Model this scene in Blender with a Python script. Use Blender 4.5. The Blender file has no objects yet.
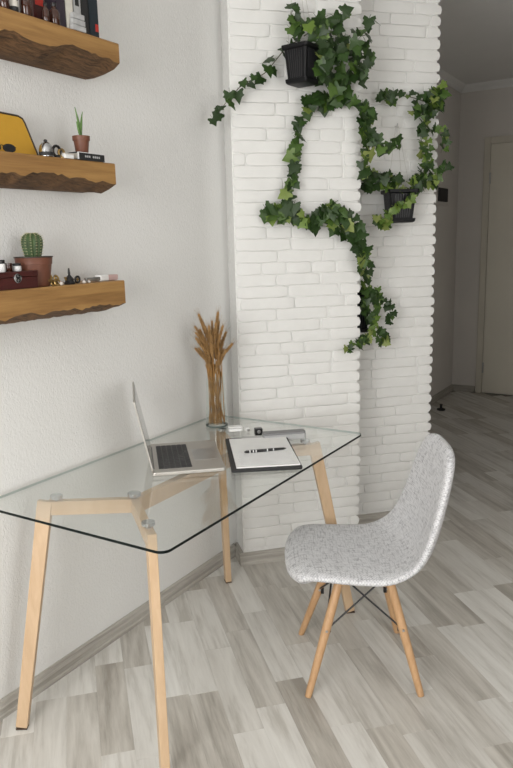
import bpy, bmesh, math, random
from mathutils import Vector, Matrix, Quaternion
R = math.radians
rnd = random.Random(7)
scene = bpy.context.scene
C = scene.collection

# ------------------------------------------------------------------ camera
F_PX, PITCH, ROLL, HEAD, CAM_H = 714.0, R(11.393), R(-1.397), R(-14.328), 1.5
def _zr(p):
    c, s = math.cos(HEAD), math.sin(HEAD)
    return Vector((c * p.x - s * p.y, s * p.x + c * p.y, p.z))
_fw = Vector((0, math.cos(PITCH), -math.sin(PITCH))); _up = Vector((0, math.sin(PITCH), math.cos(PITCH))); _r = Vector((1, 0, 0))
CR = _zr(math.cos(ROLL) * _r + math.sin(ROLL) * _up)
CU = _zr(-math.sin(ROLL) * _r + math.cos(ROLL) * _up)
CF = _zr(_fw)
CAM = Vector((0, 0, CAM_H))
cam = bpy.data.cameras.new('camera'); cam_o = bpy.data.objects.new('camera', cam); C.objects.link(cam_o)
cam.sensor_fit = 'VERTICAL'; cam.sensor_height = 36; cam.lens = F_PX * 36 / 768
cam.clip_start = 0.05
cam_o.matrix_world = Matrix.Translation(CAM) @ Matrix((CR, CU, -CF)).transposed().to_4x4()
scene.camera = cam_o

# ------------------------------------------------------------------ room axes: u along the left wall, v out of it
TH = R(46.02); CX, CY = 0.3718, 2.3416
UD = Vector((math.sin(TH), math.cos(TH), 0)); VD = Vector((math.cos(TH), -math.sin(TH), 0))
RZ = math.pi / 2 - TH                 # rotation of an object whose local x is u (its local y then points to the wall)
def W(u, v, z=0.0):
    return Vector((CX, CY, 0)) + u * UD + v * VD + Vector((0, 0, z))

# ------------------------------------------------------------------ light
world = bpy.data.worlds.new('world'); scene.world = world; world.use_nodes = True
bg = world.node_tree.nodes['Background']; bg.inputs[0].default_value = (0.95, 0.97, 1.0, 1); bg.inputs[1].default_value = 1.0
WIN_U, WIN_V0, WIN_V1, WIN_Z0, WIN_Z1 = -3.3, 0.0, 1.60, 0.70, 2.50
def area(name, u, v, z, w, h, energy, color, direction):
    l = bpy.data.lights.new(name, 'AREA'); l.shape = 'RECTANGLE'; l.size = w; l.size_y = h; l.energy = energy; l.color = color
    o = bpy.data.objects.new(name, l); C.objects.link(o); o.location = W(u, v, z)
    o.rotation_euler = direction.to_track_quat('-Z', 'Z').to_euler()
    return o
area('window_daylight', WIN_U - 0.02, (WIN_V0 + WIN_V1) / 2, (WIN_Z0 + WIN_Z1) / 2, WIN_V1 - WIN_V0, WIN_Z1 - WIN_Z0, 100, (0.995, 0.988, 0.972), UD)
W2_U0, W2_U1 = -2.3, -0.7
area('side_fill_light', (W2_U0 + W2_U1) / 2, 3.32, (WIN_Z0 + WIN_Z1) / 2, W2_U1 - W2_U0, WIN_Z1 - WIN_Z0, 38, (0.995, 0.988, 0.972), -VD)  # added fill lamp, brightens the left wall from the unseen right side
scene.view_settings.view_transform = 'Standard'; scene.view_settings.look = 'None'
scene.view_settings.exposure = -0.22; scene.view_settings.gamma = 1.0; scene.view_settings.use_curve_mapping = False

# ------------------------------------------------------------------ helpers
def ray(px, py):
    return CF + CR * ((px - 256.5) / F_PX) - CU * ((py - 384) / F_PX)
def at_y(px, py, Y):
    d = ray(px, py); return CAM + d * (Y / d.y)
def at_z(px, py, z):
    d = ray(px, py); return CAM + d * ((z - CAM_H) / d.z)
def at_v(px, py, v):
    d = ray(px, py); P0 = W(0, v); t = (P0 - CAM).dot(VD) / d.dot(VD); return CAM + d * t
def to_px(p):
    q = p - CAM; z = q.dot(CF)
    return 256.5 + F_PX * q.dot(CR) / z, 384 - F_PX * q.dot(CU) / z, z
def uof(p): return (p - Vector((CX, CY, 0))).dot(UD)

class MB:
    """collects shapes, becomes ONE mesh"""
    def __init__(s): s.v = []; s.f = []; s.m = []; s.uv = None
    def add(s, vs, fs, mi=0):
        o = len(s.v); s.v += [tuple(x) for x in vs]; s.f += [tuple(i + o for i in q) for q in fs]; s.m += [mi] * len(fs)
    def box(s, c, d, rot=None, mi=0):
        c = Vector(c); hx, hy, hz = d[0] / 2, d[1] / 2, d[2] / 2
        vs = [Vector((x, y, z)) for x in (-hx, hx) for y in (-hy, hy) for z in (-hz, hz)]
        if rot is not None: vs = [rot @ q for q in vs]
        s.add([c + q for q in vs], [(0, 1, 3, 2), (4, 6, 7, 5), (0, 4, 5, 1), (2, 3, 7, 6), (0, 2, 6, 4), (1, 5, 7, 3)], mi)
        return s
    def bar(s, a, b, w, h, side, mi=0, w2=None, h2=None):
        """rectangular bar a->b; w measured along side, h across"""
        a, b = Vector(a), Vector(b); t = (b - a).normalized(); side = Vector(side); side = (side - t * side.dot(t)).normalized(); n = t.cross(side)
        w2 = w if w2 is None else w2; h2 = h if h2 is None else h2
        vs = []
        for p, ww, hh in ((a, w, h), (b, w2, h2)):
            for x, y in ((-1, -1), (1, -1), (1, 1), (-1, 1)): vs.append(p + side * (x * ww / 2) + n * (y * hh / 2))
        s.add(vs, [(3, 2, 1, 0), (4, 5, 6, 7), (0, 1, 5, 4), (1, 2, 6, 5), (2, 3, 7, 6), (3, 0, 4, 7)], mi); return s
    def tube(s, pts, rad, n=8, mi=0, cap=True):
        pts = [Vector(p) for p in pts]; k = len(pts)
        if not hasattr(rad, '__len__'): rad = [rad] * k
        base = len(s.v); vs = []; ref = None
        for i, p in enumerate(pts):
            t = (pts[min(i + 1, k - 1)] - pts[max(i - 1, 0)]).normalized()
            if ref is None: ref = t.orthogonal().normalized()
            ref = (ref - t * ref.dot(t)).normalized(); bn = t.cross(ref)
            for j in range(n):
                a = 2 * math.pi * j / n; vs.append(p + (ref * math.cos(a) + bn * math.sin(a)) * rad[i])
        fs = [(i * n + j, i * n + (j + 1) % n, (i + 1) * n + (j + 1) % n, (i + 1) * n + j) for i in range(k - 1) for j in range(n)]
        if cap: fs += [tuple(range(n - 1, -1, -1)), tuple(range((k - 1) * n, k * n))]
        s.add(vs, fs, mi); return s
    def lathe(s, prof, n=24, c=(0, 0, 0), mi=0, rfun=None, cap=True):
        c = Vector(c); k = len(prof); vs = []
        for r, z in prof:
            for j in range(n):
                a = 2 * math.pi * j / n; rr = r * (rfun(a, z) if rfun else 1)
                vs.append(c + Vector((rr * math.cos(a), rr * math.sin(a), z)))
        fs = [(i * n + j, i * n + (j + 1) % n, (i + 1) * n + (j + 1) % n, (i + 1) * n + j) for i in range(k - 1) for j in range(n)]
        if cap: fs += [tuple(range(n - 1, -1, -1)), tuple(range((k - 1) * n, k * n))]
        s.add(vs, fs, mi); return s
    def prism(s, pts, z0, z1, mi=0, mside=None, cap=True):
        n = len(pts); vs = [(x, y, z0) for x, y in pts] + [(x, y, z1) for x, y in pts]
        o = len(s.v); s.v += vs
        s.f += [tuple(o + i for i in range(n - 1, -1, -1)), tuple(o + n + i for i in range(n))]; s.m += [mi, mi]
        for i in range(n):
            j = (i + 1) % n; s.f.append((o + i, o + j, o + n + j, o + n + i)); s.m.append(mi if mside is None else mside)
        return s
    def mesh(s, name, mats, smooth=False):
        me = bpy.data.meshes.new(name); me.from_pydata(s.v, [], s.f)
        for m in (mats if isinstance(mats, (list, tuple)) else [mats]): me.materials.append(m)
        me.polygons.foreach_set('material_index', s.m)
        if smooth: me.polygons.foreach_set('use_smooth', [True] * len(s.f))
        me.update(); return me
    def build(s, name, mats, parent=None, loc=None, rz=0.0, smooth=False, bevel=0.0, segs=2, angle=40):
        me = s.mesh(name, mats, smooth)
        o = bpy.data.objects.new(name, me); C.objects.link(o)
        if parent is not None: o.parent = parent
        if loc is not None: o.location = loc
        o.rotation_euler[2] = rz
        if bevel:
            b = o.modifiers.new('bevel', 'BEVEL'); b.width = bevel; b.segments = segs; b.limit_method = 'ANGLE'; b.angle_limit = R(angle); b.harden_normals = False
            me.polygons.foreach_set('use_smooth', [True] * len(me.polygons))
            w_ = o.modifiers.new('wn', 'WEIGHTED_NORMAL'); w_.keep_sharp = False
        elif smooth:
            try: me.set_sharp_from_angle(angle=R(angle))
            except Exception: pass
        return o
def rrect(w, h, r, n=6):
    pts = []
    for cx, cy, a0 in ((w / 2 - r, h / 2 - r, 0), (-w / 2 + r, h / 2 - r, 90), (-w / 2 + r, -h / 2 + r, 180), (w / 2 - r, -h / 2 + r, 270)):
        for i in range(n + 1):
            a = R(a0 + 90 * i / n); pts.append((cx + r * math.cos(a), cy + r * math.sin(a)))
    return pts
def tag(o, label=None, cat=None, group=None, kind=None):
    if label: o['label'] = label
    if cat: o['category'] = cat
    if group: o['group'] = group
    if kind: o['kind'] = kind
    return o
def thing(name, label, cat, loc=(0, 0, 0), rz=0.0, group=None):
    o = bpy.data.objects.new(name, None); C.objects.link(o); o.location = loc; o.rotation_euler = (0, 0, rz); o.empty_display_size = 0.05
    return tag(o, label, cat, group)
def copy_tree(o, parent=None):
    c = o.copy(); C.objects.link(c); c.parent = parent
    for ch in list(o.children):
        d = ch.copy(); C.objects.link(d); d.parent = c
        for g in list(ch.children):
            e = g.copy(); C.objects.link(e); e.parent = d
    return c

# ------------------------------------------------------------------ materials
def nt(name):
    m = bpy.data.materials.new(name); m.use_nodes = True; t = m.node_tree
    return m, t, t.nodes['Principled BSDF'], t.nodes, t.links
def mix(t, fac, a, b, mode='MIX'):
    n = t.nodes.new('ShaderNodeMix'); n.data_type = 'RGBA'; n.blend_type = mode
    for key, val in ((0, fac), (6, a), (7, b)):
        if hasattr(val, 'is_output'): t.links.new(val, n.inputs[key])
        else: n.inputs[key].default_value = val if key == 0 else (*val, 1) if len(val) == 3 else val
    return n.outputs[2]
def ramp(t, inp, stops):
    n = t.nodes.new('ShaderNodeValToRGB'); e = n.color_ramp.elements
    while len(e) < len(stops): e.new(0.5)
    for k, (p, c) in enumerate(stops): e[k].position = p; e[k].color = (*c, 1) if len(c) == 3 else c
    t.links.new(inp, n.inputs[0]); return n.outputs[0]
def coords(t, kind='Object', scale=(1, 1, 1), loc=None):
    tc = t.nodes.new('ShaderNodeTexCoord'); mp = t.nodes.new('ShaderNodeMapping'); mp.inputs['Scale'].default_value = scale
    t.links.new(tc.outputs[kind], mp.inputs[0])
    if loc is not None: t.links.new(loc, mp.inputs['Location'])
    return mp.outputs[0]
def noise(t, vec, scale=5, detail=4, rough=0.5, dist=0.0):
    n = t.nodes.new('ShaderNodeTexNoise'); n.inputs['Scale'].default_value = scale; n.inputs['Detail'].default_value = detail
    n.inputs['Roughness'].default_value = rough; n.inputs['Distortion'].default_value = dist
    t.links.new(vec, n.inputs['Vector']); return n.outputs['Fac']
def bump(t, h, strength, dist, bsdf):
    b = t.nodes.new('ShaderNodeBump'); b.inputs['Strength'].default_value = strength; b.inputs['Distance'].default_value = dist
    t.links.new(h, b.inputs['Height']); t.links.new(b.outputs[0], bsdf.inputs['Normal'])
def objrandom(t):
    oi = t.nodes.new('ShaderNodeObjectInfo')
    vm = t.nodes.new('ShaderNodeVectorMath'); vm.operation = 'SCALE'; vm.inputs[0].default_value = (37.0, 53.0, 19.0)
    t.links.new(oi.outputs['Random'], vm.inputs['Scale']); return oi, vm.outputs[0]
def plain(name, col, rough=0.5, metal=0.0, var=0.08, scale=20, bmp=0.0, coat=0.0, spec=0.5):
    m, t, p, N, L = nt(name)
    oc = coords(t); nz = noise(t, oc, scale, 4)
    dark = tuple(max(0, c * (1 - var)) for c in col); lite = tuple(min(1, c * (1 + var)) for c in col)
    L.new(ramp(t, nz, [(0.3, dark), (0.7, lite)]), p.inputs['Base Color'])
    p.inputs['Roughness'].default_value = rough; p.inputs['Metallic'].default_value = metal; p.inputs['Coat Weight'].default_value = coat
    p.inputs['Specular IOR Level'].default_value = spec
    if bmp: bump(t, nz, bmp, 0.002, p)
    return m
def wood(name, light, dark, scale=(1, 1, 12), rough=0.45, stretch=6, rnd_off=False, knots=False):
    """grain runs along the axis with the small scale"""
    m, t, p, N, L = nt(name)
    off = objrandom(t)[1] if rnd_off else None
    v = coords(t, 'Object', scale, off)
    n1 = noise(t, v, stretch, 6, 0.6, 0.6); n2 = noise(t, v, stretch * 5, 3, 0.6)
    c1 = ramp(t, n1, [(0.30, dark), (0.62, light)])
    c2 = mix(t, 0.25, c1, ramp(t, n2, [(0.3, dark), (0.7, light)]))
    if knots:
        vo = N.new('ShaderNodeTexVoronoi'); vo.inputs['Scale'].default_value = 7.0; L.new(coords(t, 'Object', (1, 1, 1.6)), vo.inputs['Vector'])
        k = ramp(t, vo.outputs['Distance'], [(0.06, (1, 1, 1)), (0.11, (0, 0, 0))])
        c2 = mix(t, k, c2, (0.10, 0.045, 0.015))
    L.new(c2, p.inputs['Base Color']); p.inputs['Roughness'].default_value = rough
    bump(t, n2, 0.15, 0.001, p); return m

def m_stucco():
    m, t, p, N, L = nt('stucco_wallpaper')
    v = coords(t, 'Object', (1, 1, 0.55)); a = noise(t, v, 130, 3, 0.55, 0.8); b = noise(t, v, 300, 2, 0.5)
    L.new(ramp(t, noise(t, coords(t), 1.2, 2), [(0.3, (0.76, 0.755, 0.735)), (0.7, (0.79, 0.785, 0.77))]), p.inputs['Base Color'])
    p.inputs['Roughness'].default_value = 0.75; p.inputs['Specular IOR Level'].default_value = 0.25
    h = mix(t, 0.3, ramp(t, a, [(0.35, (0, 0, 0)), (0.65, (1, 1, 1))]), b); bump(t, h, 0.35, 0.003, p); return m
def m_brick(name, base):
    m, t, p, N, L = nt(name)
    oi, off = objrandom(t); v = coords(t, 'Object', (1, 1, 1), off)
    a = noise(t, v, 14, 5, 0.6); b = noise(t, v, 70, 4, 0.6)
    L.new(ramp(t, a, [(0.25, tuple(c * 0.95 for c in base)), (0.7, base)]), p.inputs['Base Color'])
    p.inputs['Roughness'].default_value = 0.55; p.inputs['Specular IOR Level'].default_value = 0.3
    bump(t, mix(t, 0.45, a, b), 0.35, 0.006, p); return m
def m_plank(name, use_attr):
    m, t, p, N, L = nt(name)
    if use_attr:
        at = N.new('ShaderNodeAttribute'); at.attribute_name = 'tone'; sep = N.new('ShaderNodeSeparateColor'); L.new(at.outputs['Color'], sep.inputs[0]); tone = sep.outputs[0]
        vm = N.new('ShaderNodeVectorMath'); vm.operation = 'SCALE'; vm.inputs[0].default_value = (37.0, 53.0, 19.0); L.new(sep.outputs[1], vm.inputs['Scale']); off = vm.outputs[0]
    else:
        oi, off = objrandom(t); sep = N.new('ShaderNodeSeparateColor'); L.new(oi.outputs['Color'], sep.inputs[0]); tone = sep.outputs[0]
    v = coords(t, 'Object', (1, 0.085, 1), off)
    n1 = noise(t, v, 16, 5, 0.55, 0.9); n2 = noise(t, v, 75, 4, 0.65, 0.3); n3 = noise(t, coords(t, 'Object', (1, 0.3, 1), off), 6, 2)
    grain = mix(t, 0.35, n1, n2)
    light = ramp(t, grain, [(0.37, (0.51, 0.485, 0.44)), (0.5, (0.69, 0.67, 0.63)), (0.63, (0.77, 0.755, 0.715))])
    dark = ramp(t, grain, [(0.37, (0.27, 0.24, 0.20)), (0.5, (0.43, 0.395, 0.345)), (0.63, (0.57, 0.535, 0.48))])
    col = mix(t, tone, dark, light)
    col = mix(t, 0.18, col, ramp(t, n3, [(0.3, (0.36, 0.34, 0.31)), (0.7, (0.70, 0.69, 0.66))]))
    L.new(col, p.inputs['Base Color']); p.inputs['Roughness'].default_value = 0.42; p.inputs['Specular IOR Level'].default_value = 0.4
    bump(t, grain, 0.12, 0.001, p); return m
def m_fabric():
    m, t, p, N, L = nt('woven_grey_fabric')
    v1 = coords(t, 'UV', (1, 6, 1)); v2 = coords(t, 'UV', (6, 1, 1))
    a = noise(t, v1, 30, 3, 0.6); b = noise(t, v2, 30, 3, 0.6)
    ca = ramp(t, a, [(0.36, (0.13, 0.13, 0.15)), (0.50, (0.73, 0.73, 0.74))]); cb = ramp(t, b, [(0.36, (0.13, 0.13, 0.15)), (0.50, (0.73, 0.73, 0.74))])
    ck = N.new('ShaderNodeTexChecker'); ck.inputs['Scale'].default_value = 190; ck.inputs[1].default_value = (0.70, 0.70, 0.71, 1); ck.inputs[2].default_value = (0.40, 0.40, 0.42, 1)
    L.new(coords(t, 'UV'), ck.inputs[0])
    col = mix(t, 0.40, mix(t, 0.5, ca, cb), ck.outputs[0])
    L.new(col, p.inputs['Base Color']); p.inputs['Roughness'].default_value = 0.9; p.inputs['Specular IOR Level'].default_value = 0.1
    bump(t, mix(t, 0.5, ca, ck.outputs[0]), 0.15, 0.001, p); return m
def m_glass(name, tint, ior=1.45, extra=0.0):
    """thin clear glass: see-through with Fresnel reflection"""
    m, t, p, N, L = nt(name); N.remove(p)
    tr = N.new('ShaderNodeBsdfTransparent'); tr.inputs[0].default_value = (*tint, 1)
    gl = N.new('ShaderNodeBsdfGlossy'); gl.inputs[0].default_value = (1, 1, 1, 1); gl.inputs['Roughness'].default_value = 0.0
    lw = N.new('ShaderNodeLayerWeight'); lw.inputs[0].default_value = 0.5
    pw_ = N.new('ShaderNodeMath'); pw_.operation = 'POWER'; pw_.inputs[1].default_value = 5.0; L.new(lw.outputs['Facing'], pw_.inputs[0])
    f0 = ((ior - 1) / (ior + 1)) ** 2
    ma = N.new('ShaderNodeMath'); ma.operation = 'MULTIPLY_ADD'; ma.inputs[1].default_value = 1 - f0; ma.inputs[2].default_value = f0; L.new(pw_.outputs[0], ma.inputs[0])
    mx = N.new('ShaderNodeMixShader'); L.new(ma.outputs[0], mx.inputs[0]); L.new(tr.outputs[0], mx.inputs[1]); L.new(gl.outputs[0], mx.inputs[2])
    L.new(mx.outputs[0], N['Material Output'].inputs[0]); return m
def m_leaf(name, cols, vein=True):
    m, t, p, N, L = nt(name)
    oi, off = objrandom(t); base = ramp(t, oi.outputs['Random'], cols)
    nz = noise(t, coords(t, 'Object', (1, 1, 1), off), 40, 3)
    L.new(mix(t, 0.3, base, ramp(t, nz, [(0.3, (0.008, 0.022, 0.005)), (0.7, (0.065, 0.13, 0.02))])), p.inputs['Base Color'])
    p.inputs['Roughness'].default_value = 0.42; p.inputs['Specular IOR Level'].default_value = 0.4
    bump(t, nz, 0.2, 0.001, p); return m

M = {}
M['stucco'] = m_stucco()
M['brick'] = m_brick('white_painted_brick', (0.80, 0.795, 0.775))
M['mortar'] = plain('white_painted_mortar', (0.80, 0.795, 0.775), 0.7, var=0.05, scale=60, bmp=0.4)
M['plaster'] = plain('pale_plaster', (0.74, 0.705, 0.665), 0.8, var=0.03, scale=3)
M['ceiling'] = plain('ceiling_paint', (0.86, 0.855, 0.84), 0.85, var=0.02, scale=2)
M['plank'] = m_plank('grey_oak_laminate', False); M['plank_far'] = m_plank('grey_oak_laminate_far', True)
M['slab'] = plain('joint_board', (0.32, 0.30, 0.27), 0.9)
M['baseboard'] = wood('grey_wood_baseboard', (0.50, 0.475, 0.43), (0.27, 0.25, 0.22), (0.6, 14, 14), 0.5, 4)
M['desk_wood'] = wood('pale_beech', (0.60, 0.43, 0.275), (0.52, 0.355, 0.215), (3, 3, 0.4), 0.4, 14)
M['leg_wood'] = wood('beech_dowel', (0.56, 0.345, 0.185), (0.43, 0.245, 0.115), (6, 6, 0.5), 0.38, 12, True)
M['shelf_wood'] = wood('honey_pine', (0.40, 0.225, 0.075), (0.20, 0.095, 0.028), (0.35, 5, 5), 0.6, 7, True, True)
M['bark'] = wood('rough_bark_edge', (0.20, 0.105, 0.045), (0.014, 0.008, 0.004), (1.5, 12, 12), 0.9, 9, True)
M['glass'] = m_glass('clear_glass', (0.975, 0.988, 0.982), 1.5)
M['vase_glass'] = m_glass('vase_glass', (0.965, 0.98, 0.975), 1.38)
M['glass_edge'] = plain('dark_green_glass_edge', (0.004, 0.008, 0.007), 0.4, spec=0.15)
M['glass_edge_reflection'] = plain('painted_edge_reflection', (0.34, 0.40, 0.38), 0.15)
M['chrome'] = plain('chrome', (0.50, 0.51, 0.53), 0.18, 1.0, 0.03)
M['steel'] = plain('dull_steel', (0.50, 0.50, 0.50), 0.35, 1.0, 0.05)
M['aluminium'] = plain('silver_aluminium', (0.52, 0.50, 0.47), 0.42, 0.75, 0.02)
M['black'] = plain('black_plastic', (0.007, 0.007, 0.008), 0.3)
M['black_pot'] = plain('black_planter', (0.006, 0.006, 0.007), 0.45, spec=0.25)
M['pot_rib'] = plain('black_rib_highlight', (0.022, 0.022, 0.024), 0.3)  # lighter than the pot: highlights put into the rib colour
M['black_matt'] = plain('matt_black', (0.016, 0.016, 0.017), 0.6)
M['black_metal'] = plain('black_metal', (0.015, 0.015, 0.016), 0.4, 0.3)
M['key'] = plain('charcoal_keys', (0.03, 0.03, 0.032), 0.5)
M['screen'] = plain('dark_screen', (0.02, 0.022, 0.025), 0.08)
M['rubber'] = plain('brown_rubber', (0.06, 0.035, 0.02), 0.7)
M['white'] = plain('white_plastic', (0.80, 0.80, 0.79), 0.4, var=0.02)
M['paper'] = plain('white_paper', (0.83, 0.83, 0.82), 0.8, var=0.02)
M['ink'] = plain('pale_grey_print', (0.55, 0.55, 0.56), 0.8)
M['grey_case'] = plain('grey_pencil_case', (0.36, 0.36, 0.36), 0.5)
M['grey_lid'] = plain('dark_grey_case_lid', (0.20, 0.20, 0.205), 0.5)
M['fabric'] = m_fabric()
M['leaf'] = m_leaf('ivy_leaf', [(0.0, (0.008, 0.024, 0.005)), (0.5, (0.016, 0.044, 0.008)), (0.80, (0.034, 0.080, 0.013)), (1.0, (0.09, 0.16, 0.025))])
M['leaf_pale'] = m_leaf('ivy_leaf_pale', [(0.0, (0.08, 0.15, 0.02)), (0.5, (0.17, 0.26, 0.04)), (1.0, (0.30, 0.34, 0.10))])
M['stem'] = plain('ivy_stem', (0.07, 0.06, 0.025), 0.7)
M['soil'] = plain('dark_soil', (0.03, 0.022, 0.015), 0.95, bmp=0.6, scale=90)
M['wire'] = plain('pale_wire', (0.55, 0.54, 0.50), 0.5)
M['wheat'] = plain('dry_wheat', (0.36, 0.205, 0.075), 0.7, var=0.35, scale=30)
M['wheat_stem'] = plain('dry_wheat_straw', (0.36, 0.19, 0.060), 0.6, var=0.35, scale=25)
M['door'] = plain('cream_door', (0.76, 0.72, 0.62), 0.55, var=0.02, scale=2)
M['door_frame'] = plain('cream_door_frame', (0.66, 0.62, 0.53), 0.55, var=0.02, scale=2)
M['terracotta'] = plain('terracotta_plastic', (0.16, 0.060, 0.034), 0.5)
M['terracotta_dark'] = plain('brown_plastic_pot', (0.14, 0.050, 0.028), 0.5)
M['cactus'] = plain('cactus_green', (0.038, 0.070, 0.020), 0.6, var=0.4, scale=40)
M['cactus_spine'] = plain('cactus_spine', (0.55, 0.52, 0.33), 0.8)
M['aloe'] = plain('young_leaf_green', (0.10, 0.20, 0.045), 0.45, var=0.3)
M['mahogany'] = wood('dark_red_box_wood', (0.070, 0.014, 0.012), (0.03, 0.006, 0.006), (1, 9, 9), 0.3, 6)
M['yellow'] = plain('mustard_yellow', (0.55, 0.30, 0.025), 0.6, var=0.06)
M['dark_trim'] = plain('dark_brown_trim', (0.035, 0.022, 0.014), 0.6)
M['amber'] = plain('amber_glass', (0.040, 0.010, 0.004), 0.1, coat=0.4)
M['navy'] = plain('navy_cover', (0.010, 0.018, 0.026), 0.5)
M['purple'] = plain('dark_purple_cover', (0.028, 0.018, 0.030), 0.5)
M['red'] = plain('red_print', (0.45, 0.03, 0.02), 0.5)
M['page'] = plain('book_pages', (0.62, 0.59, 0.53), 0.8)
M['grey_cover'] = plain('pale_grey_cover', (0.42, 0.42, 0.42), 0.6, var=0.15, scale=60)
M['brass'] = plain('aged_brass', (0.36, 0.24, 0.09), 0.4, 0.8, 0.3)
M['shell'] = plain('pale_shell', (0.62, 0.58, 0.53), 0.5, var=0.2, scale=80)
M['pink'] = plain('pale_pink', (0.55, 0.38, 0.36), 0.5)

# ================================================================== SETTING
H_CEIL = 2.83
V_WALL = -0.392; V_HALL = -0.56; U_END = 5.0; U_BACK = -3.3; V_RIGHT = 3.3
Y1, Y2 = 3.066, 3.335               # brick column backing faces
X1L, X1R, X2R = 0.700, 1.270, 1.800
def wall_uv(name, u0, u1, v0, v1, z0, z1, mat, parent=None, kind=True, n=None):
    b = MB(); b.box((0, 0, 0), (u1 - u0, v1 - v0, z1 - z0))
    o = b.build(name, mat, parent, W((u0 + u1) / 2, (v0 + v1) / 2, (z0 + z1) / 2), RZ)
    if kind: o['kind'] = 'structure'
    return o

# floor: slab with laminate planks 0.10 m wide, lying along world Y
fl = MB()
cor = [W(U_BACK - .05, V_HALL - .2), W(U_END + .1, V_HALL - .2), W(U_END + .1, V_RIGHT + .05), W(U_BACK - .05, V_RIGHT + .05)]
fl.prism([(p.x, p.y) for p in cor][::-1], -0.06, -0.0035)
floor = fl.build('floor', M['slab']); floor['kind'] = 'structure'
floor['label'] = 'pale grey oak laminate floor laid in staggered strips'
PW, PL, PX0 = 0.10, 0.48, -0.012
known = {0: 1.937, 1: 2.370, 2: 2.16, 3: 2.150, 4: 2.400, 5: 2.02, 7: 1.865, 9: 2.25, 10: 1.95, 12: 1.850, 14: 2.270}
tones = {(0, 0): 0.12, (0, -1): 0.95, (0, 1): 0.95, (1, 0): 0.3, (1, -1): 0.9, (3, 0): 0.95, (3, -1): 0.25, (4, 0): 0.9, (4, -1): 0.75, (7, 0): 0.85, (7, -1): 0.95,
         (12, -1): 0.95, (12, 0): 0.3, (14, 0): 0.15, (14, -1): 0.85, (5, 0): 0.35, (5, -1): 0.9, (9, 0): 0.25, (6, 0): 0.9}
prnd = random.Random(21)
planks = []
for k in range(-45, 75):
    y0 = known.get(k, 1.9 + prnd.random() * PL)
    for j in range(-14, 14):
        xa = PX0 + PW * k; ya = y0 + PL * j
        c = Vector((xa + PW / 2, ya + PL / 2, 0)); d = c - Vector((CX, CY, 0)); uu, vv = d.dot(UD), d.dot(VD)
        tn = tones.get((k, j), prnd.choice([0.1, 0.25, 0.45, 0.6, 0.75, 0.9, 0.95, 1.0]))
        if U_BACK + .0 < uu < U_END and (V_WALL if uu < 1.2 else V_HALL) - 0.17 < vv < V_RIGHT:
            planks.append((c, tn))
def plank_mesh():
    b = MB(); g = 0.0001; x, y = PW / 2 - g, PL / 2 - g; e = 0.0004
    vs = [(-x, -y, -.0035), (x, -y, -.0035), (x, y, -.0035), (-x, y, -.0035), (-x, -y, -e), (x, -y, -e), (x, y, -e), (-x, y, -e),
          (-x + e, -y + e, 0), (x - e, -y + e, 0), (x - e, y - e, 0), (-x + e, y - e, 0)]
    fs = [(8, 9, 10, 11)] + [(i, (i + 1) % 4, 4 + (i + 1) % 4, 4 + i) for i in range(4)] + [(4 + i, 4 + (i + 1) % 4, 8 + (i + 1) % 4, 8 + i) for i in range(4)]
    b.add(vs, fs); return b
pb = plank_mesh(); pme = pb.mesh('plank', M['plank'])
def in_view(c):
    px, py, z = to_px(c)
    if z < 0.5: return None
    if not (-60 < px < 575 and 300 < py < 860): return None
    # hidden behind the brick columns
    if c.y > Y1 + 0.05 and px < 355: return None
    if c.y > Y2 + 0.05 and px < 428: return None
    return z
vis = sorted([(in_view(c), i) for i, (c, tn) in enumerate(planks) if in_view(c)])
near = set(i for z, i in vis[:292])
far = MB(); tones_far = []
for i, (c, tn) in enumerate(planks):
    if i in near:
        o = bpy.data.objects.new('plank', pme); C.objects.link(o); o.parent = floor; o.location = c; o.color = (tn, prnd.random(), 0, 1)
    else:
        far.add([Vector(q) + c for q in pb.v], pb.f); tones_far += [(tn, prnd.random())] * len(pb.f)
fo = far.build('distant_planks', M['plank_far'], floor); fo['kind'] = 'stuff'
at = fo.data.color_attributes.new('tone', 'FLOAT_COLOR', 'CORNER')
li = 0
for pi, poly in enumerate(fo.data.polygons):
    for _ in range(poly.loop_total):
        at.data[li].color = (tones_far[pi][0], tones_far[pi][1], 0, 1); li += 1

# plain walls
wl = wall_uv('wall_left', U_BACK, 0.92, V_WALL - 0.12, V_WALL, 0, H_CEIL, M['stucco']); wl['label'] = 'white wall with coarse stucco wallpaper'
wall_uv('wall_hall', 1.30, U_END + .12, V_HALL - 0.12, V_HALL, 0, H_CEIL, M['plaster'])
wall_uv('wall_end', U_END, U_END + .12, V_HALL, V_RIGHT, 0, H_CEIL, M['plaster'])
rw = MB()
def rwbox(u0, u1, z0, z1): rw.box(((u0 + u1) / 2, 0, (z0 + z1) / 2), (u1 - u0, .12, z1 - z0))
rwbox(U_BACK, W2_U0, 0, H_CEIL); rwbox(W2_U1, U_END + .12, 0, H_CEIL); rwbox(W2_U0, W2_U1, 0, WIN_Z0); rwbox(W2_U0, W2_U1, WIN_Z1, H_CEIL)
o = rw.build('wall_right', M['plaster'], None, W(0, V_RIGHT + .06, 0), RZ); o['kind'] = 'structure'
wall_uv('added_hall_blocker', 2.1, U_END, 1.20, 1.30, 0, H_CEIL, M['plaster'])  # unseen partition added to keep the side fill out of the hall
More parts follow.
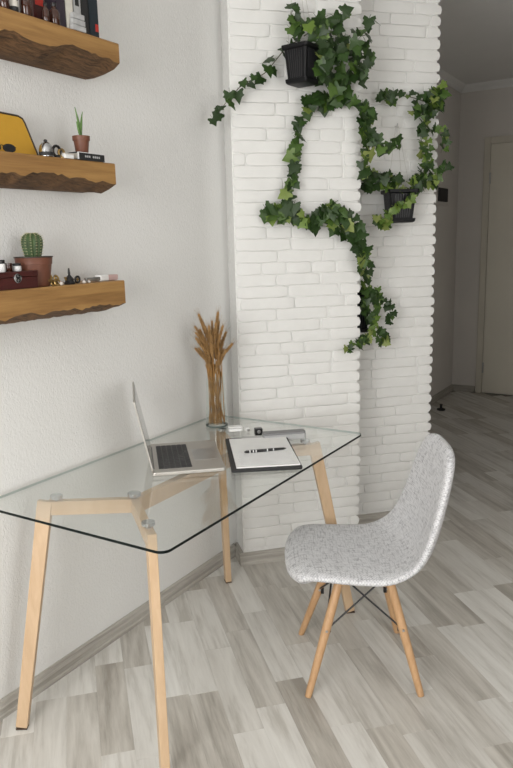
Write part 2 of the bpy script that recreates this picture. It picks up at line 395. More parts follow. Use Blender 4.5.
# back wall with the window opening behind the camera
bw = MB()
def bwbox(v0, v1, z0, z1): bw.box((0, -(v0 + v1) / 2, (z0 + z1) / 2), (0.12, v1 - v0, z1 - z0))
bwbox(V_WALL - .12, WIN_V0, 0, H_CEIL); bwbox(WIN_V1, V_RIGHT + .12, 0, H_CEIL); bwbox(WIN_V0, WIN_V1, 0, WIN_Z0); bwbox(WIN_V0, WIN_V1, WIN_Z1, H_CEIL)
o = bw.build('wall_back', M['plaster'], None, W(U_BACK - .06, 0, 0), RZ); o['kind'] = 'structure'
def window(name, label, loc, rz, ww, wh):
    """local x points into the room"""
    wf = thing(name, label, None, loc, rz); wf['kind'] = 'structure'
    f_ = MB(); f_.box((0, 0, .03), (.06, ww, .06)); f_.box((0, 0, wh - .03), (.06, ww, .06))
    for yy in (-ww / 2 + .03, 0, ww / 2 - .03): f_.box((0, yy, wh / 2), (.06, .06, wh - .12))
    f_.build('window_frame', M['white'], wf, bevel=.004)
    for yy in (-ww / 4, ww / 4):
        pn = MB(); pn.box((-.02, yy, wh / 2), (.006, ww / 2 - .06, wh - .12)); pn.build('pane', M['glass'], wf)
    si = MB(); si.box((.12, 0, -.015), (.30, ww + .1, .03)); si.build('window_sill', M['white'], wf, bevel=.005)
window('window_1', 'white framed window behind the camera', W(U_BACK - .06, (WIN_V0 + WIN_V1) / 2, WIN_Z0), RZ, WIN_V1 - WIN_V0, WIN_Z1 - WIN_Z0)
window('added_fill_window', 'added white framed fill window opposite the shelves', W((W2_U0 + W2_U1) / 2, V_RIGHT + .06, WIN_Z0), RZ + math.pi / 2, W2_U1 - W2_U0, WIN_Z1 - WIN_Z0)  # unseen window added around the side fill lamp
ce = MB(); ce.prism([(p.x, p.y) for p in cor][::-1], H_CEIL, H_CEIL + .06); o = ce.build('ceiling', M['ceiling']); o['kind'] = 'structure'

# brick columns -------------------------------------------------------
brnd = random.Random(5)
PITCHB, ZPH = 0.0511, 1.7081
def brick_mesh(w, h, sub, rag=False):
    """irregular hand-cast brick slip: bulged front, rounded uneven edges; front faces -Y, back at y=0"""
    n = sub; b = MB(); per = []
    for i in range(n): per.append((-w / 2 + w * i / n, -h / 2))
    per.append((w / 2, -h / 2)); per.append((w / 2, 0.0))
    for i in range(n): per.append((w / 2 - w * i / n, h / 2))
    per.append((-w / 2, h / 2)); per.append((-w / 2, 0.0))
    jit = [(brnd.uniform(-.0022, .0022), brnd.uniform(-.0016, .0016)) for _ in per]
    dep = brnd.uniform(.0040, .0072); tilt = brnd.uniform(-.0018, .0018)
    rings = []
    for y, ins in ((0.004, 0.0), (-dep * .62, 0.0), (-dep * .92, .0012), (-dep, .0036)):
        ring = []
        for (x, z), (jx, jz) in zip(per, jit):
            sx = -1 if x > 0 else 1; sz = (-1 if z > 1e-6 else 1 if z < -1e-6 else 0)
            corner = abs(abs(x) - w / 2) < 1e-6 and abs(abs(z) - h / 2) < 1e-6
            ex = ins if abs(abs(x) - w / 2) < 1e-6 else 0
            ring.append((x + jx * (0.4 if not corner else 1) + sx * ex + (sx * .0025 if corner else 0), y + (tilt * x / w + brnd.uniform(-.0006, .0006) if y < 0 else 0), z + jz + sz * ins + (sz * .002 if corner else 0)))
        if rag:
            ring = [(x_ - (.004 if x_ > w / 2 - .012 and abs(z_) > h * .3 else 0), y_, z_ * (.82 if x_ > w / 2 - .012 and abs(z_) > h * .3 else 1)) for x_, y_, z_ in ring]
        rings.append(ring)
    k = len(per); vs = [p for r_ in rings for p in r_]
    fs = [(a * k + i, a * k + (i + 1) % k, (a + 1) * k + (i + 1) % k, (a + 1) * k + i) for a in range(3) for i in range(k)]
    o3 = 3 * k
    # front: strips between bottom and top runs
    bot = [o3 + i for i in range(n + 1)]; top = [o3 + n + 2 + i for i in range(n + 1)][::-1]
    for i in range(n): fs.append((bot[i], bot[i + 1], top[i + 1], top[i]))
    fs.append((bot[n], o3 + n + 1, top[n])); fs.append((bot[0], top[0], o3 + k - 1))
    b.add(vs, fs); return b.mesh('brick', M['brick'], True)
def clad(parent, x0, x1, yf, z0, z1, ragged):
    k0 = math.floor((z0 - ZPH) / PITCHB); course = 0
    pool = {}
    for kk in range(k0, 60):
        za = ZPH + kk * PITCHB; zb = za + PITCHB
        if za > z1 - .01: break
        za = max(za, z0); zb = min(zb, z1)
        if zb - za < .018: continue
        x = x0 + (0 if kk % 2 else -brnd.choice([.03, .06, .1])); first = True
        while x < x1 - 0.012:
            ln = brnd.choice([.235, .24, .205, .26, .18, .115, .25])
            xb = x + ln
            if x1 - xb < .05: xb = x1
            xa = max(x, x0); xe = min(xb, x1)
            if xe - xa < 0.02: x = xb; continue
            g = .0009; w = round(xe - xa - 2 * g, 3); h = zb - za - .0016
            end = 0
            if ragged and xe >= x1 - 1e-6: end = brnd.uniform(.002, .007)
            rg = end > 0; key = (round(w, 2), round(h, 3), brnd.randrange(3), rg)
            if key not in pool: pool[key] = brick_mesh(round(w, 2), h, max(2, int(w / .035)), rg)
            o = bpy.data.objects.new('brick', pool[key]); C.objects.link(o); o.parent = parent
            o.location = ((xa + xe) / 2 + end, yf, (za + zb) / 2); o.scale = (w / round(w, 2), 1, 1)
            x = xb
def column(name, x0, x1, yf, yb, label):
    b = MB(); b.box(((x0 + x1) / 2, (yf + yb) / 2, H_CEIL / 2), (x1 - x0, yb - yf, H_CEIL))
    o = b.build(name, M['mortar']); o['kind'] = 'structure'; o['label'] = label; return o
w1 = column('wall_front', X1L, X1R, Y1, 3.62, 'nearer white painted brick column with ivy'); clad(w1, X1L + .002, X1R + .012, Y1, .058, H_CEIL, True)
w2 = column('wall_middle', 1.275, X2R - .012, Y2, 4.55, 'farther white painted brick column set back'); clad(w2, 1.278, X2R, Y2, .058, H_CEIL, True)

# baseboards with a grooved profile ----------------------------------
def baseboard(name, a, b, label=None):
    """from a to b (floor line of the wall), profile grows to the right-hand side of a->b"""
    a, b = Vector(a), Vector(b); L_ = (b - a).length; prof = [(0, 0), (.020, 0), (.020, .012), (.016, .017), (.017, .036), (.012, .043), (.010, .054), (.005, .058), (0, .058)]
    m = MB(); n = len(prof); m.add([(0, -x, z) for x, z in prof] + [(L_, -x, z) for x, z in prof], [tuple(range(n)), tuple(range(2 * n - 1, n - 1, -1))] + [(i, n + i, n + (i + 1) % n, (i + 1) % n) for i in range(n)])
    o = m.build(name, M['baseboard'], None, a, math.atan2((b - a).y, (b - a).x)); o['kind'] = 'structure'
    return o
yj = Y1 + 0.165
baseboard('baseboard_left', W(U_BACK, V_WALL), W(0.803, V_WALL))
baseboard('baseboard_return', (X1L, 3.19, 0), (X1L, Y1, 0))
baseboard('baseboard_front', (X1L - .020, Y1 - .002, 0), (X1R, Y1 - .002, 0))
baseboard('baseboard_middle', (1.275, Y2 - .002, 0), (X2R - .012, Y2 - .002, 0))
baseboard('baseboard_hall', W(1.55, V_HALL), W(U_END, V_HALL))
baseboard('baseboard_end', W(U_END, V_HALL), W(U_END, -0.335))
# crown moulding and the hall door
def cornice(name, a, b):
    a, b = Vector(a), Vector(b); L_ = (b - a).length; prof = [(0, 0), (.012, 0), (.02, .02), (.05, .045), (.06, .06), (0, .06)]
    m = MB(); n = len(prof); m.add([(0, -x, z) for x, z in prof] + [(L_, -x, z) for x, z in prof], [tuple(range(n)), tuple(range(2 * n - 1, n - 1, -1))] + [(i, n + i, n + (i + 1) % n, (i + 1) % n) for i in range(n)])
    o = m.build(name, M['ceiling'], None, a, math.atan2((b - a).y, (b - a).x)); o['kind'] = 'structure'
cornice('trim_1', W(1.6, V_HALL, H_CEIL - .06), W(U_END, V_HALL, H_CEIL - .06))
cornice('trim_2', W(U_END, V_HALL, H_CEIL - .06), W(U_END, V_RIGHT, H_CEIL - .06))
dr = thing('door_1', 'plain cream hall door in cream frame', None, W(U_END, -0.325, 0), RZ); dr['kind'] = 'structure'
dz = 2.36; dw = 1.0
f_ = MB(); f_.box((-.012, -.03, dz / 2), (.03, .06, dz)); f_.box((-.012, -dw + .03, dz / 2), (.03, .06, dz)); f_.box((-.012, -dw / 2, dz - .03), (.03, dw - .12, .06)); f_.build('door_frame', M['door_frame'], dr, bevel=.004)
f_ = MB(); f_.box((-.006, -dw / 2, (dz - .06) / 2 + .004), (.04, dw - .124, dz - .07)); pnl = f_.build('door_panel', M['door'], dr, bevel=.004)
for hz_ in (.25, 2.0):
    hm = MB(); hm.tube([(-.03, -.064, hz_ - .05), (-.03, -.064, hz_ + .05)], .008, 8); hm.build('hinge', M['steel'], pnl, smooth=True)
hm = MB(); hm.tube([(-.03, -dw + .14, 1.05), (-.08, -dw + .14, 1.05), (-.08, -dw + .25, 1.05)], .009, 8); hm.build('door_handle', M['steel'], pnl, smooth=True)
# dark wall unit and floor stop in the hall
t = thing('wall_panel', 'small dark square panel in a pale frame on the hall wall', 'wall panel', W(4.50, V_HALL, 1.85), RZ)
b = MB(); b.box((0, -.006, 0), (.36, .012, .17)); b.build('frame', M['plaster'], t, bevel=.003)
b = MB(); b.box((-.01, -.018, 0), (.25, .014, .115)); b.build('dark_face', M['black_matt'], t, bevel=.004)
t = thing('door_stop', 'tiny dark door stop lying on the hall floor', 'door stop', at_z(441, 410, 0), RZ)
b = MB(); b.lathe([(.035, 0), (.036, .012), (.02, .018)], 14); b.build('base', M['black_matt'], t, smooth=True)
b = MB(); b.lathe([(.012, .016), (.011, .04), (.016, .046), (.012, .052)], 12); b.build('stem', M['black_matt'], t, smooth=True)

# ================================================================== DESK
desk = thing('glass_desk', 'clear glass desk with pale angled wooden legs beside the white wall', 'desk', W(0, 0, 0), RZ)
ZT = 0.745
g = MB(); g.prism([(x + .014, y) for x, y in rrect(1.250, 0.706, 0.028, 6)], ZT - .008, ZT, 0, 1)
top = g.build('glass_top', [M['glass'], M['glass_edge'], M['glass_edge_reflection']], desk)
for pg in top.data.polygons:          # reflection of the white walls is painted pale into these edge faces
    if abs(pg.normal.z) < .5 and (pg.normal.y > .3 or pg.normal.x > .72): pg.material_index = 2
ZB = 0.720          # top of the wooden beams
FEET = {(-1, 1): (-.586, .285), (-1, -1): (-.527, -.244), (1, 1): (.556, .262), (1, -1): (.575, -.325)}
for su in (-1, 1):
    M_ = Vector((.300 * su + .004, .018, 0))
    for sv in (-1, 1):
        T = Vector((*{(-1, 1): (-.446, .250), (-1, -1): (-.481, -.201), (1, 1): (.500, .236), (1, -1): (.500, -.204)}[(su, sv)], 0)); Fo = Vector((*FEET[(su, sv)], 0))
        dirn = (T - M_).normalized(); nrm = Vector((-dirn.y, dirn.x, 0))
        foot = Fo + Vector((0, 0, .006)); tip = T + Vector((0, 0, ZB))
        # leg: flat board in the vertical plane of its beam
        lg = MB(); lg.bar(foot, tip - Vector((0, 0, .0)) , .036, .026, dirn, 0, .046, .026)
        leg = lg.build('leg', M['desk_wood'], desk, bevel=.002)
        ft = MB(); ft.bar(Fo, foot, .035, .025, dirn); ft.build('foot_pad', M['rubber'], leg)
        bm_ = MB(); a = M_ + Vector((0, 0, ZB - .0225)); e = T + Vector((0, 0, ZB - .0225)) + dirn * .012
        bm_.bar(a, e - dirn * .02, .045, .0258, (0, 0, 1)); bm_.build('beam', M['desk_wood'], desk, bevel=.002)
        for P in (T - dirn * .035,):
            d_ = MB(); d_.lathe([(.008, ZB - .001), (.008, ZB + .006), (.019, ZB + .008), (.019, ZT - .0082)], 20, P); d_.build('glass_mount', M['chrome'], desk, smooth=True)
    d_ = MB(); d_.lathe([(.008, ZB - .001), (.008, ZB + .006), (.021, ZB + .008), (.021, ZT - .0082)], 20, M_); d_.build('glass_mount', M['chrome'], desk, smooth=True)
sp = MB(); sp.bar((-.30, .018, ZB - .0245), (.304, .018, ZB - .0245), .049, .028, (0, 0, 1)); sp.build('spine_beam', M['desk_wood'], desk, bevel=.002)

# ------------------------------------------------------------------ laptop
LP = Vector((0.352, 2.425, ZT + .0005)); LR = R(-4.5)
lap = thing('laptop', 'open silver laptop with charcoal keys on the glass desk', 'laptop', LP, LR)
LD, LW, LT = .246, .350, .012
b = MB(); b.prism(rrect(LD, LW, .012, 4), 0, LT); base = b.build('base', M['aluminium'], lap, bevel=.002)
b = MB(); b.box((-.043, 0, LT + .0001), (.112, .276, .0006)); kb = b.build('keyboard_well', M['black'], lap)
b = MB()
for r_ in range(6):
    x = -.043 - .056 + .0095 + r_ * .0187
    nk = 14 if r_ < 5 else 10
    ws = [.276 / nk] * nk
    if r_ == 5: ws = [.019, .019, .019, .023, .100, .023, .019, .018, .018, .018]
    y = -.138
    for w_ in ws:
        b.box((x, y + w_ / 2, LT + .0012), (.0158, w_ - .003, .0016)); y += w_
ko = b.build('keys', M['key'], kb); ko['kind'] = 'stuff'
b = MB(); b.box((.067, 0, LT + .0002), (.083, .135, .0005)); b.build('trackpad', M['steel'], lap)
b = MB(); b.tube([(-.118, -.13, LT - .001), (-.118, .13, LT - .001)], .005, 10); b.build('hinge', M['black'], lap, smooth=True)
# lid leans back from the hinge
ang = math.atan2(.060, .295); rot = Matrix.Rotation(-ang, 3, 'Y')
b = MB(); pts = rrect(.248, LW, .010, 4)
lid = MB(); lid.prism([(x + .124, y) for x, y in pts], -.0028, .0028)
up = Matrix.Rotation(-(math.pi / 2 + ang), 3, 'Y')
lid.v = [tuple(up @ Vector(q) + Vector((-.119, 0, LT + .001))) for q in lid.v]
lo = lid.build('lid', M['aluminium'], lap, bevel=.001)
sc = MB(); sc.box((.126, 0, -.0030), (.224, LW - .016, .0008)); sc.v = [tuple(up @ Vector(q) + Vector((-.119, 0, LT + .001))) for q in sc.v]
sc.build('screen', M['screen'], lo)

# ------------------------------------------------------------------ planner, paper, pen and small desk things
pa = [at_z(227, 437, ZT + .008), at_z(234, 472.5, ZT + .002), at_z(305.5, 466, ZT + .002), at_z(285, 437, ZT + .008)]
def slab(name, pts, z0, z1, mat, parent=None, bev=0.001):
    c = sum((Vector((p[0], p[1], 0)) for p in pts), Vector()) / len(pts)
    b = MB(); b.prism([(p[0] - c.x, p[1] - c.y) for p in pts], z0, z1); return b, c
pl_c = Vector((.6215, 2.388, ZT + .0005)); pl_r = R(-9)
pl = thing('clipboard', 'black clipboard folder lying on the glass beside the laptop', 'clipboard', pl_c, pl_r)
b = MB(); b.prism(rrect(.238, .395, .008, 3), 0, .009); bd = b.build('board', M['black_matt'], pl, bevel=.0015)
b = MB(); b.box((0, .183, .0118), (.11, .022, .0055)); b.build('clip', M['steel'], pl, bevel=.002)
pap = MB(); pap.prism(rrect(.216, .352, .002, 1), 0, .004)
po = thing('paper_sheet', 'white printed paper pad on the black clipboard', 'paper', pl_c + Vector((.004, -.004, .0093)), pl_r + R(.6))
pap.build('page_stack', M['paper'], po)
b = MB()
for i in range(16):
    b.box((-.0 + rnd.uniform(-.004, .004), -.155 + i * .0095,   .0042), (.19 - rnd.uniform(0, .02), .0016, .0004))
pr = b.build('printed_lines', M['ink'], po); pr['kind'] = 'stuff'
pen = thing('pen', 'black pen with white bands lying across the paper', 'pen', at_z(263.5, 450.3, ZT + .0192) , R(-1))
pen.scale = (1.12, 1, 1)
b = MB(); b.tube([(-.062, 0, 0), (-.055, 0, 0), (-.052, 0, 0), (.030, 0, 0)], [.003, .0048, .0052, .0052], 12); b.build('barrel', M['black'], pen, smooth=True)
b = MB(); b.tube([(.030, 0, 0), (.066, 0, 0), (.075, 0, 0)], [.0050, .0042, .0012], 12); b.build('tip', M['black'], pen, smooth=True)
for x in (-.045, -.034, -.025, .012, .032):
    b = MB(); b.tube([(x - .0016, 0, 0), (x + .0016, 0, 0)], .0054, 12); b.build('band', M['white'], pen, smooth=True)
b = MB(); b.box((-.035, 0, .0058), (.045, .003, .0014)); b.build('pocket_clip', M['steel'], pen)

pc = at_z(284, 438.5, ZT); ca = thing('pencil_case', 'long slim grey case behind the clipboard', 'case', pc, R(-5))
b = MB(); b.prism(rrect(.168, .050, .012, 4), 0, .022); b.build('shell', M['grey_case'], ca, bevel=.003)
b = MB(); b.prism(rrect(.165, .047, .011, 4), .022, .028); b.build('lid', M['grey_lid'], ca, bevel=.001)
kc = at_z(258.5, 434.5, ZT); cb_ = thing('black_cube', 'small black cube box beside the grey case', 'box', kc, R(-6))
b = MB(); b.box((0, 0, .013), (.030, .030, .026)); b.build('body', M['black'], cb_, bevel=.002)
b = MB(); b.lathe([(.007, 0), (.007, .002), (.004, .0025)], 14); b.v = [(x, -z - .015, y + .015) for x, y, z in b.v]; b.build('dial', M['steel'], cb_, smooth=True)
wc = at_z(235.5, 431, ZT); wb = thing('earphone_case', 'small white rounded case near the vase', 'case', wc, R(-4))
b = MB(); b.prism(rrect(.060, .035, .012, 4), 0, .013); b.build('body', M['white'], wb, bevel=.004)
b = MB(); b.prism(rrect(.0605, .0355, .012, 4), .014, .021); b.build('lid', M['white'], wb, bevel=.004)
wc = at_z(247, 431, ZT); wb = thing('usb_plug', 'tiny white plug between white case and black cube', 'plug', wc, R(8))
b = MB(); b.box((0, 0, .008), (.016, .022, .016)); b.build('body', M['white'], wb, bevel=.003)
b = MB(); b.box((0, -.015, .008), (.010, .012, .005)); b.build('contact', M['steel'], wb)

# ------------------------------------------------------------------ vase with dried wheat
VP = at_z(217, 426, ZT); VH = .215
vs_ = thing('glass_vase', 'tall clear glass vase holding dried wheat', 'vase', VP, 0)
b = MB(); b.lathe([(.040, 0), (.0455, .003), (.0465, .010), (.0440, .08), (.0395, VH - .03), (.0385, VH), (.0360, VH), (.0372, VH - .03), (.0415, .08), (.0438, .014), (.001, .012)], 32, cap=True)
b.build('vase_wall', M['vase_glass'], vs_, smooth=True, angle=60)
b = MB(); b.lathe([(.0400, .0008), (.0462, .003), (.0468, .009), (.0440, .0095)], 32, cap=False); b.build('thick_base', plain('green_glass_base', (0.10, 0.13, 0.12), 0.1), vs_, smooth=True)
def ear_mesh():
    b = MB()
    for i in range(9):
        zc = .004 + i * .0085; s_ = 1 - .045 * abs(i - 3)
        for k in range(3):
            a = k * 2.094 + i * 1.05; dx, dy = math.cos(a), math.sin(a)
            p0 = Vector((dx * .0018, dy * .0018, zc - .004)); p1 = Vector((dx * .0058 * s_, dy * .0058 * s_, zc + .004)); p2 = Vector((dx * .0040 * s_, dy * .0040 * s_, zc + .0135))
            b.tube([p0, p1, p2], [.0012, .0036 * s_, .0006], 5)
            b.tube([p2, p2 + Vector((dx * .010, dy * .010, .028))], [.0005, .0002], 3)
    return b.mesh('ear', M['wheat'], True)
earm = ear_mesh(); wr = random.Random(11)
heads = [(198, 313), (218, 312), (223, 325), (233, 343), (194, 330), (196, 338), (199, 328), (202, 334), (205, 326), (208, 331), (211, 336), (213, 326), (215, 333), (218, 330), (221, 336), (197, 346), (200, 350), (204, 344), (207, 347),
         (210, 341), (214, 345), (217, 342), (220, 349), (224, 340), (203, 356), (212, 353), (216, 322), (206, 338), (219, 320), (209, 325), (193, 324), (195, 348), (198, 336), (201, 321), (226, 332), (224, 348), (212, 318), (204, 350), (205, 362), (210, 366), (215, 362), (220, 358), (200, 342), (226, 350)]
for i, (hx, hy) in enumerate(heads):
    depth = wr.uniform(-.06, .06)
    tip = at_y(hx, hy, VP.y + depth)
    a = wr.uniform(0, 6.28); rb = wr.uniform(.006, .034); foot = VP + Vector((rb * math.cos(a), rb * math.sin(a), .014))
    # stem must pass through the mouth of the vase
    s = (VH) / (tip.z - VP.z); mid = foot.lerp(tip, s); off = mid - VP; off.z = 0
    if off.length > .030: mid = VP + off.normalized() * .030 + Vector((0, 0, VH))
    mid.z = VP.z + VH
    tilt = (tip - mid).normalized(); 
    bend = (tilt + Vector(((hx - 212) / 60, 0, -.1 * abs(hx - 212) / 15))).normalized()
    neck = tip - bend * .073
    st = thing('wheat_stalk', 'dried golden wheat stalk standing in the glass vase', 'wheat', foot, 0, 'dried wheat in the glass vase')
    pts = [Vector(), mid - foot, mid.lerp(neck, .55) + Vector((0, 0, .006)) - foot, neck - foot]
    sm = MB(); sm.tube(pts, [.0019, .0017, .0015, .0012], 5); sm.build('stem', M['wheat_stem'], st, smooth=True)
    e = bpy.data.objects.new('ear', earm); C.objects.link(e); e.parent = st; e.location = neck - foot; e.rotation_mode = 'QUATERNION'
    e.rotation_quaternion = bend.to_track_quat('Z', 'Y') @ Quaternion((0, 0, 1), wr.uniform(0, 6.28)); sc_ = wr.uniform(.85, 1.1); e.scale = (sc_ * .85, sc_ * .85, sc_ * .85)

# ================================================================== CHAIR
CC = Vector((.920, 2.168, 0)); FD = Vector((-.965, .262, 0)).normalized()
CRZ = math.atan2(FD.y, FD.x)             # local x = forward, local y = to the sitter's left
chair = thing('shell_chair', 'grey woven upholstered shell chair on beech dowel legs', 'chair', CC, CRZ)
# profile of the seat centre line: (forward, z), half width, edge lift
prof = [(.214, .394, .120, .000), (.248, .402, .160, .002), (.258, .418, .186, .005), (.244, .434, .202, .008), (.205, .441, .213, .011), (.150, .438, .220, .016), (.080, .430, .227, .022), (.010, .424, .232, .028), (-.060, .422, .235, .034),
        (-.120, .430, .236, .046), (-.165, .452, .235, .060), (-.195, .490, .232, .064), (-.215, .540, .227, .060), (-.232, .600, .219, .054), (-.244, .660, .212, .046), (-.255, .720, .201, .036), (-.263, .770, .184, .026), (-.269, .803, .160, .018), (-.274, .824, .122, .012), (-.277, .834, .075, .008)]
NS = 16; sh = MB(); uvs = []; arc = [0]
for i in range(1, len(prof)): arc.append(arc[-1] + math.hypot(prof[i][0] - prof[i - 1][0], prof[i][1] - prof[i - 1][1]))
NP = len(prof); K2 = 2 * (NS + 1) + 2; vs2 = []
for i, (x, z, hw, lift) in enumerate(prof):
    a, c_ = prof[max(i - 1, 0)], prof[min(i + 1, NP - 1)]
    tx, tz = c_[0] - a[0], c_[1] - a[1]; l_ = math.hypot(tx, tz); nx, nz = tz / l_, -tx / l_      # normal towards the sitter
    thk = .042 * min(1, (i + 1.2) / 3, (NP - i + .2) / 3)
    def pt(s, side):
        k = abs(s) ** 2.4; back = -.045 * abs(s) ** 3 * max(0, 1 - i / 6); d = lift * k * (.30 if i < 9 else .60) + side * thk / 2 * math.sqrt(1 - (.93 * abs(s)) ** 5)
        return (x + nx * d + back, hw * s, z + nz * d)
    row = [pt(-1 + 2 * j / NS, 1) for j in range(NS + 1)]
    q = pt(1, 0); row.append((q[0], q[1] + thk * .20, q[2]))
    row += [pt(1 - 2 * j / NS, -1) for j in range(NS + 1)]
    q = pt(-1, 0); row.append((q[0], q[1] - thk * .20, q[2]))
    row = [(q_[0], q_[1], q_[2] - .012) for q_ in row]; vs2 += row
fs2 = [(i * K2 + j, i * K2 + (j + 1) % K2, (i + 1) * K2 + (j + 1) % K2, (i + 1) * K2 + j) for i in range(NP - 1) for j in range(K2)]
for base_, flip in ((0, True), ((NP - 1) * K2, False)):
    for j in range(NS):                      # close lip and top edge with a strip of quads
        a_, b_ = base_ + j, base_ + j + 1; c_, d_ = base_ + 2 * NS + 2 - j - 1, base_ + 2 * NS + 2 - j
        fs2.append((a_, d_, c_, b_) if flip else (a_, b_, c_, d_))
    fs2.append(tuple(base_ + q for q in ((NS, NS + 2, NS + 1) if flip else (NS, NS + 1, NS + 2)))); fs2.append(tuple(base_ + q for q in ((0, K2 - 1, K2 - 2) if flip else (0, K2 - 2, K2 - 1))))
sh.add(vs2, fs2)
shell = sh.build('seat_shell', M['fabric'], chair, smooth=True, angle=180)
ul = shell.data.uv_layers.new(name='UVMap')
def uvof(vi, hi):
    i, j = divmod(vi, K2); hw = prof[i][2]
    if j <= NS: c = hw * (-1 + 2 * j / NS)
    elif j == NS + 1: c = hw + .008
    elif j < K2 - 1: c = hw + .016 + (j - NS - 2) / NS * 2 * hw
    else: c = -hw - .008 if not hi else 3 * hw + .024
    return (c + 1.0, arc[i] + 1.0)
for poly in shell.data.polygons:
    js = [shell.data.loops[l].vertex_index % K2 for l in poly.loop_indices]; hi = K2 - 2 in js
    for l in poly.loop_indices: ul.data[l].uv = uvof(shell.data.loops[l].vertex_index, hi)
ss = shell.modifiers.new('subd', 'SUBSURF'); ss.levels = 2; ss.render_levels = 2
# legs
def loc2(p):                      # world floor point -> chair local
    d = p - CC; return Vector((d.dot(FD), d.dot(Vector((-FD.y, FD.x, 0))), 0))
feet = {'near_front': at_z(308, 697, 0), 'near_rear': at_z(421, 696, 0), 'far_front': at_z(301, 634, 0), 'far_rear': at_z(397, 632, 0)}
tops = {'near_front': (.082, .100), 'near_rear': (-.070, .100), 'far_front': (.082, -.100), 'far_rear': (-.070, -.100)}
legs = {}
for k, p in feet.items():
    f0 = loc2(p); tx, ty = tops[k]; tp = Vector((tx, ty, .400)); legs[k] = (f0, tp)
    b = MB(); b.tube([f0, f0.lerp(tp, .04), f0.lerp(tp, .5), f0.lerp(tp, .55), tp], [.0105, .0120, .0150, .0155, .0150], 14)
    lg = b.build('leg', M['leg_wood'], chair, smooth=True)
    q = f0.lerp(tp, .54); b = MB(); ax = (tp - f0).normalized(); sd_ = Vector((0, 1, 0))
    b.tube([q - sd_ * .018, q + sd_ * .018], .0045, 8); b.build('bolt', M['steel'], lg, smooth=True)
def on(k, t): return legs[k][0].lerp(legs[k][1], t)
# black metal cradle: crossed rods on both long sides and between the ends
for a, b_ in (('near_front', 'near_rear'), ('far_front', 'far_rear'), ('near_front', 'far_front'), ('near_rear', 'far_rear')):
    for p, q in ((a, b_), (b_, a)):
        m = MB(); m.tube([on(p, .53), on(q, .97)], .0032, 8); m.build('brace_rod', M['black_metal'], chair, smooth=True)
for p in legs:
    m = MB(); ax = on(p, 1) - on(p, 0); c0 = on(p, .53); inward = -Vector((c0.x, c0.y, 0)).normalized()
    m.box(c0 + inward * .016, (.012, .012, .024)); m.build('bracket', M['black_metal'], chair, bevel=.002)
m = MB(); m.box((0, 0, .386), (.25, .02, .006)); m.box((.082, 0, .386), (.02, .22, .006)); m.box((-.07, 0, .386), (.02, .22, .006)); m.build('mounting_plate', M['black_metal'], chair)

# ================================================================== SHELVES
def shelf(z_top, u_end, face, total, depth, seed, label):
    r_ = random.Random(seed); L_ = 0.95; n = 60
    t = thing('wall_shelf', label, 'shelf', W(u_end, V_WALL, z_top), RZ, None)
    # cross-section in (out from wall, z)
    body = MB(); bark = MB(); B = []; K = []
    low = 0.0
    for i in range(n + 1):
        x = -L_ + L_ * i / n
        low = .82 * low + r_.uniform(-.0060, .0062); w_ = .004 * math.sin(i * .35 + seed)
        fz = -face + low + w_
        B.append([(x, -.001, 0), (x, -depth + .003, 0), (x, -depth, -.003), (x, -depth + r_.uniform(-.0008, .0008), fz)])
        mid = -depth * .80 + r_.uniform(-.006, .006), fz - (total - face) * .45 + r_.uniform(-.004, .004)
        mid2 = -depth * .55 + r_.uniform(-.006, .006), fz - (total - face) * .80 + r_.uniform(-.003, .003)
        K.append([(x, -depth, fz), (x, *mid), (x, *mid2), (x, -depth * .25, -total + r_.uniform(-.002, .002)), (x, -.001, -total)])
    def loft(mb, rows):
        k = len(rows[0]); mb.add([p for r__ in rows for p in r__], [(i * k + j, (i + 1) * k + j, (i + 1) * k + j + 1, i * k + j + 1) for i in range(len(rows) - 1) for j in range(k - 1)])
    for i in range(n + 1): B[i][3] = K[i][0]
    loft(body, B); loft(bark, K)
    for idx in (0, n):
        ring = B[idx] + K[idx][1:]; body.add(ring, [tuple(range(len(ring)))])
    body.build('board', M['shelf_wood'], t, smooth=True, angle=35); bark.build('bark_edge', M['bark'], t, smooth=True, angle=50)
    return t
SD = .157; VF = V_WALL + SD
S1, S2, S3 = 2.134, 1.757, 1.377
shelf(S1, .000, .058, .090, SD, 3, 'topmost live edge wooden shelf carrying books and amber bottles')
shelf(S2, -.052, .055, .085, SD, 5, 'middle live edge wooden shelf below the books')
shelf(S3, -.040, .083, .108, SD, 8, 'lowest live edge wooden shelf with a potted cactus')

def on_shelf(name, label, cat, u, v, z, rz=0.0, group=None): return thing(name, label, cat, W(u, v, z), RZ + rz, group)
def uz(px, py, v): p = at_v(px, py, v); return uof(p), p.z
# --- top shelf
def book(px0, px1, h, mat, label, v=-.247, dep=.135, extra=None):
    v = -.25
    u0 = uz(px0, 25, v)[0]; u1 = uz(px1, 25, v)[0]; w = u1 - u0
    t = on_shelf('book', label, 'book', (u0 + u1) / 2, v, S1 + .0005)
    b = MB(); c_ = .0022
    b.box((0, c_ / 2, h / 2), (w, c_, h)); b.box((-w / 2 + c_ / 2, dep / 2, h / 2), (c_, dep, h)); b.box((w / 2 - c_ / 2, dep / 2, h / 2), (c_, dep, h)); b.build('cover', mat, t)
    b = MB(); b.box((0, dep / 2, h / 2), (w - 2 * c_ - .0004, dep - .01, h - .008)); b.build('pages', M['page'], t)
    return t, w
t, w_ = book(89.5, 98.5, .21, M['navy'], 'navy book with red spine mark at the end of the top shelf')
b = MB(); b.box((w_ * .30, -.0004, .030), (w_ * .32, .0008, .022)); b.build('spine_mark', M['red'], t)
book(82, 89.2, .205, M['black_matt'], 'black book between the navy book and the pale books')
t, w_ = book(74.5, 81.8, .20, M['grey_cover'], 'pale grey book beside the black book', -.262, .12)
b = MB(); b.box((0, -.0004, .12), (w_ * .5, .0008, .09)); b.build('spine_title', M['black_matt'], t)
book(66.5, 74.2, .19, M['page'], 'cream book beside the dark purple book', -.262, .12)
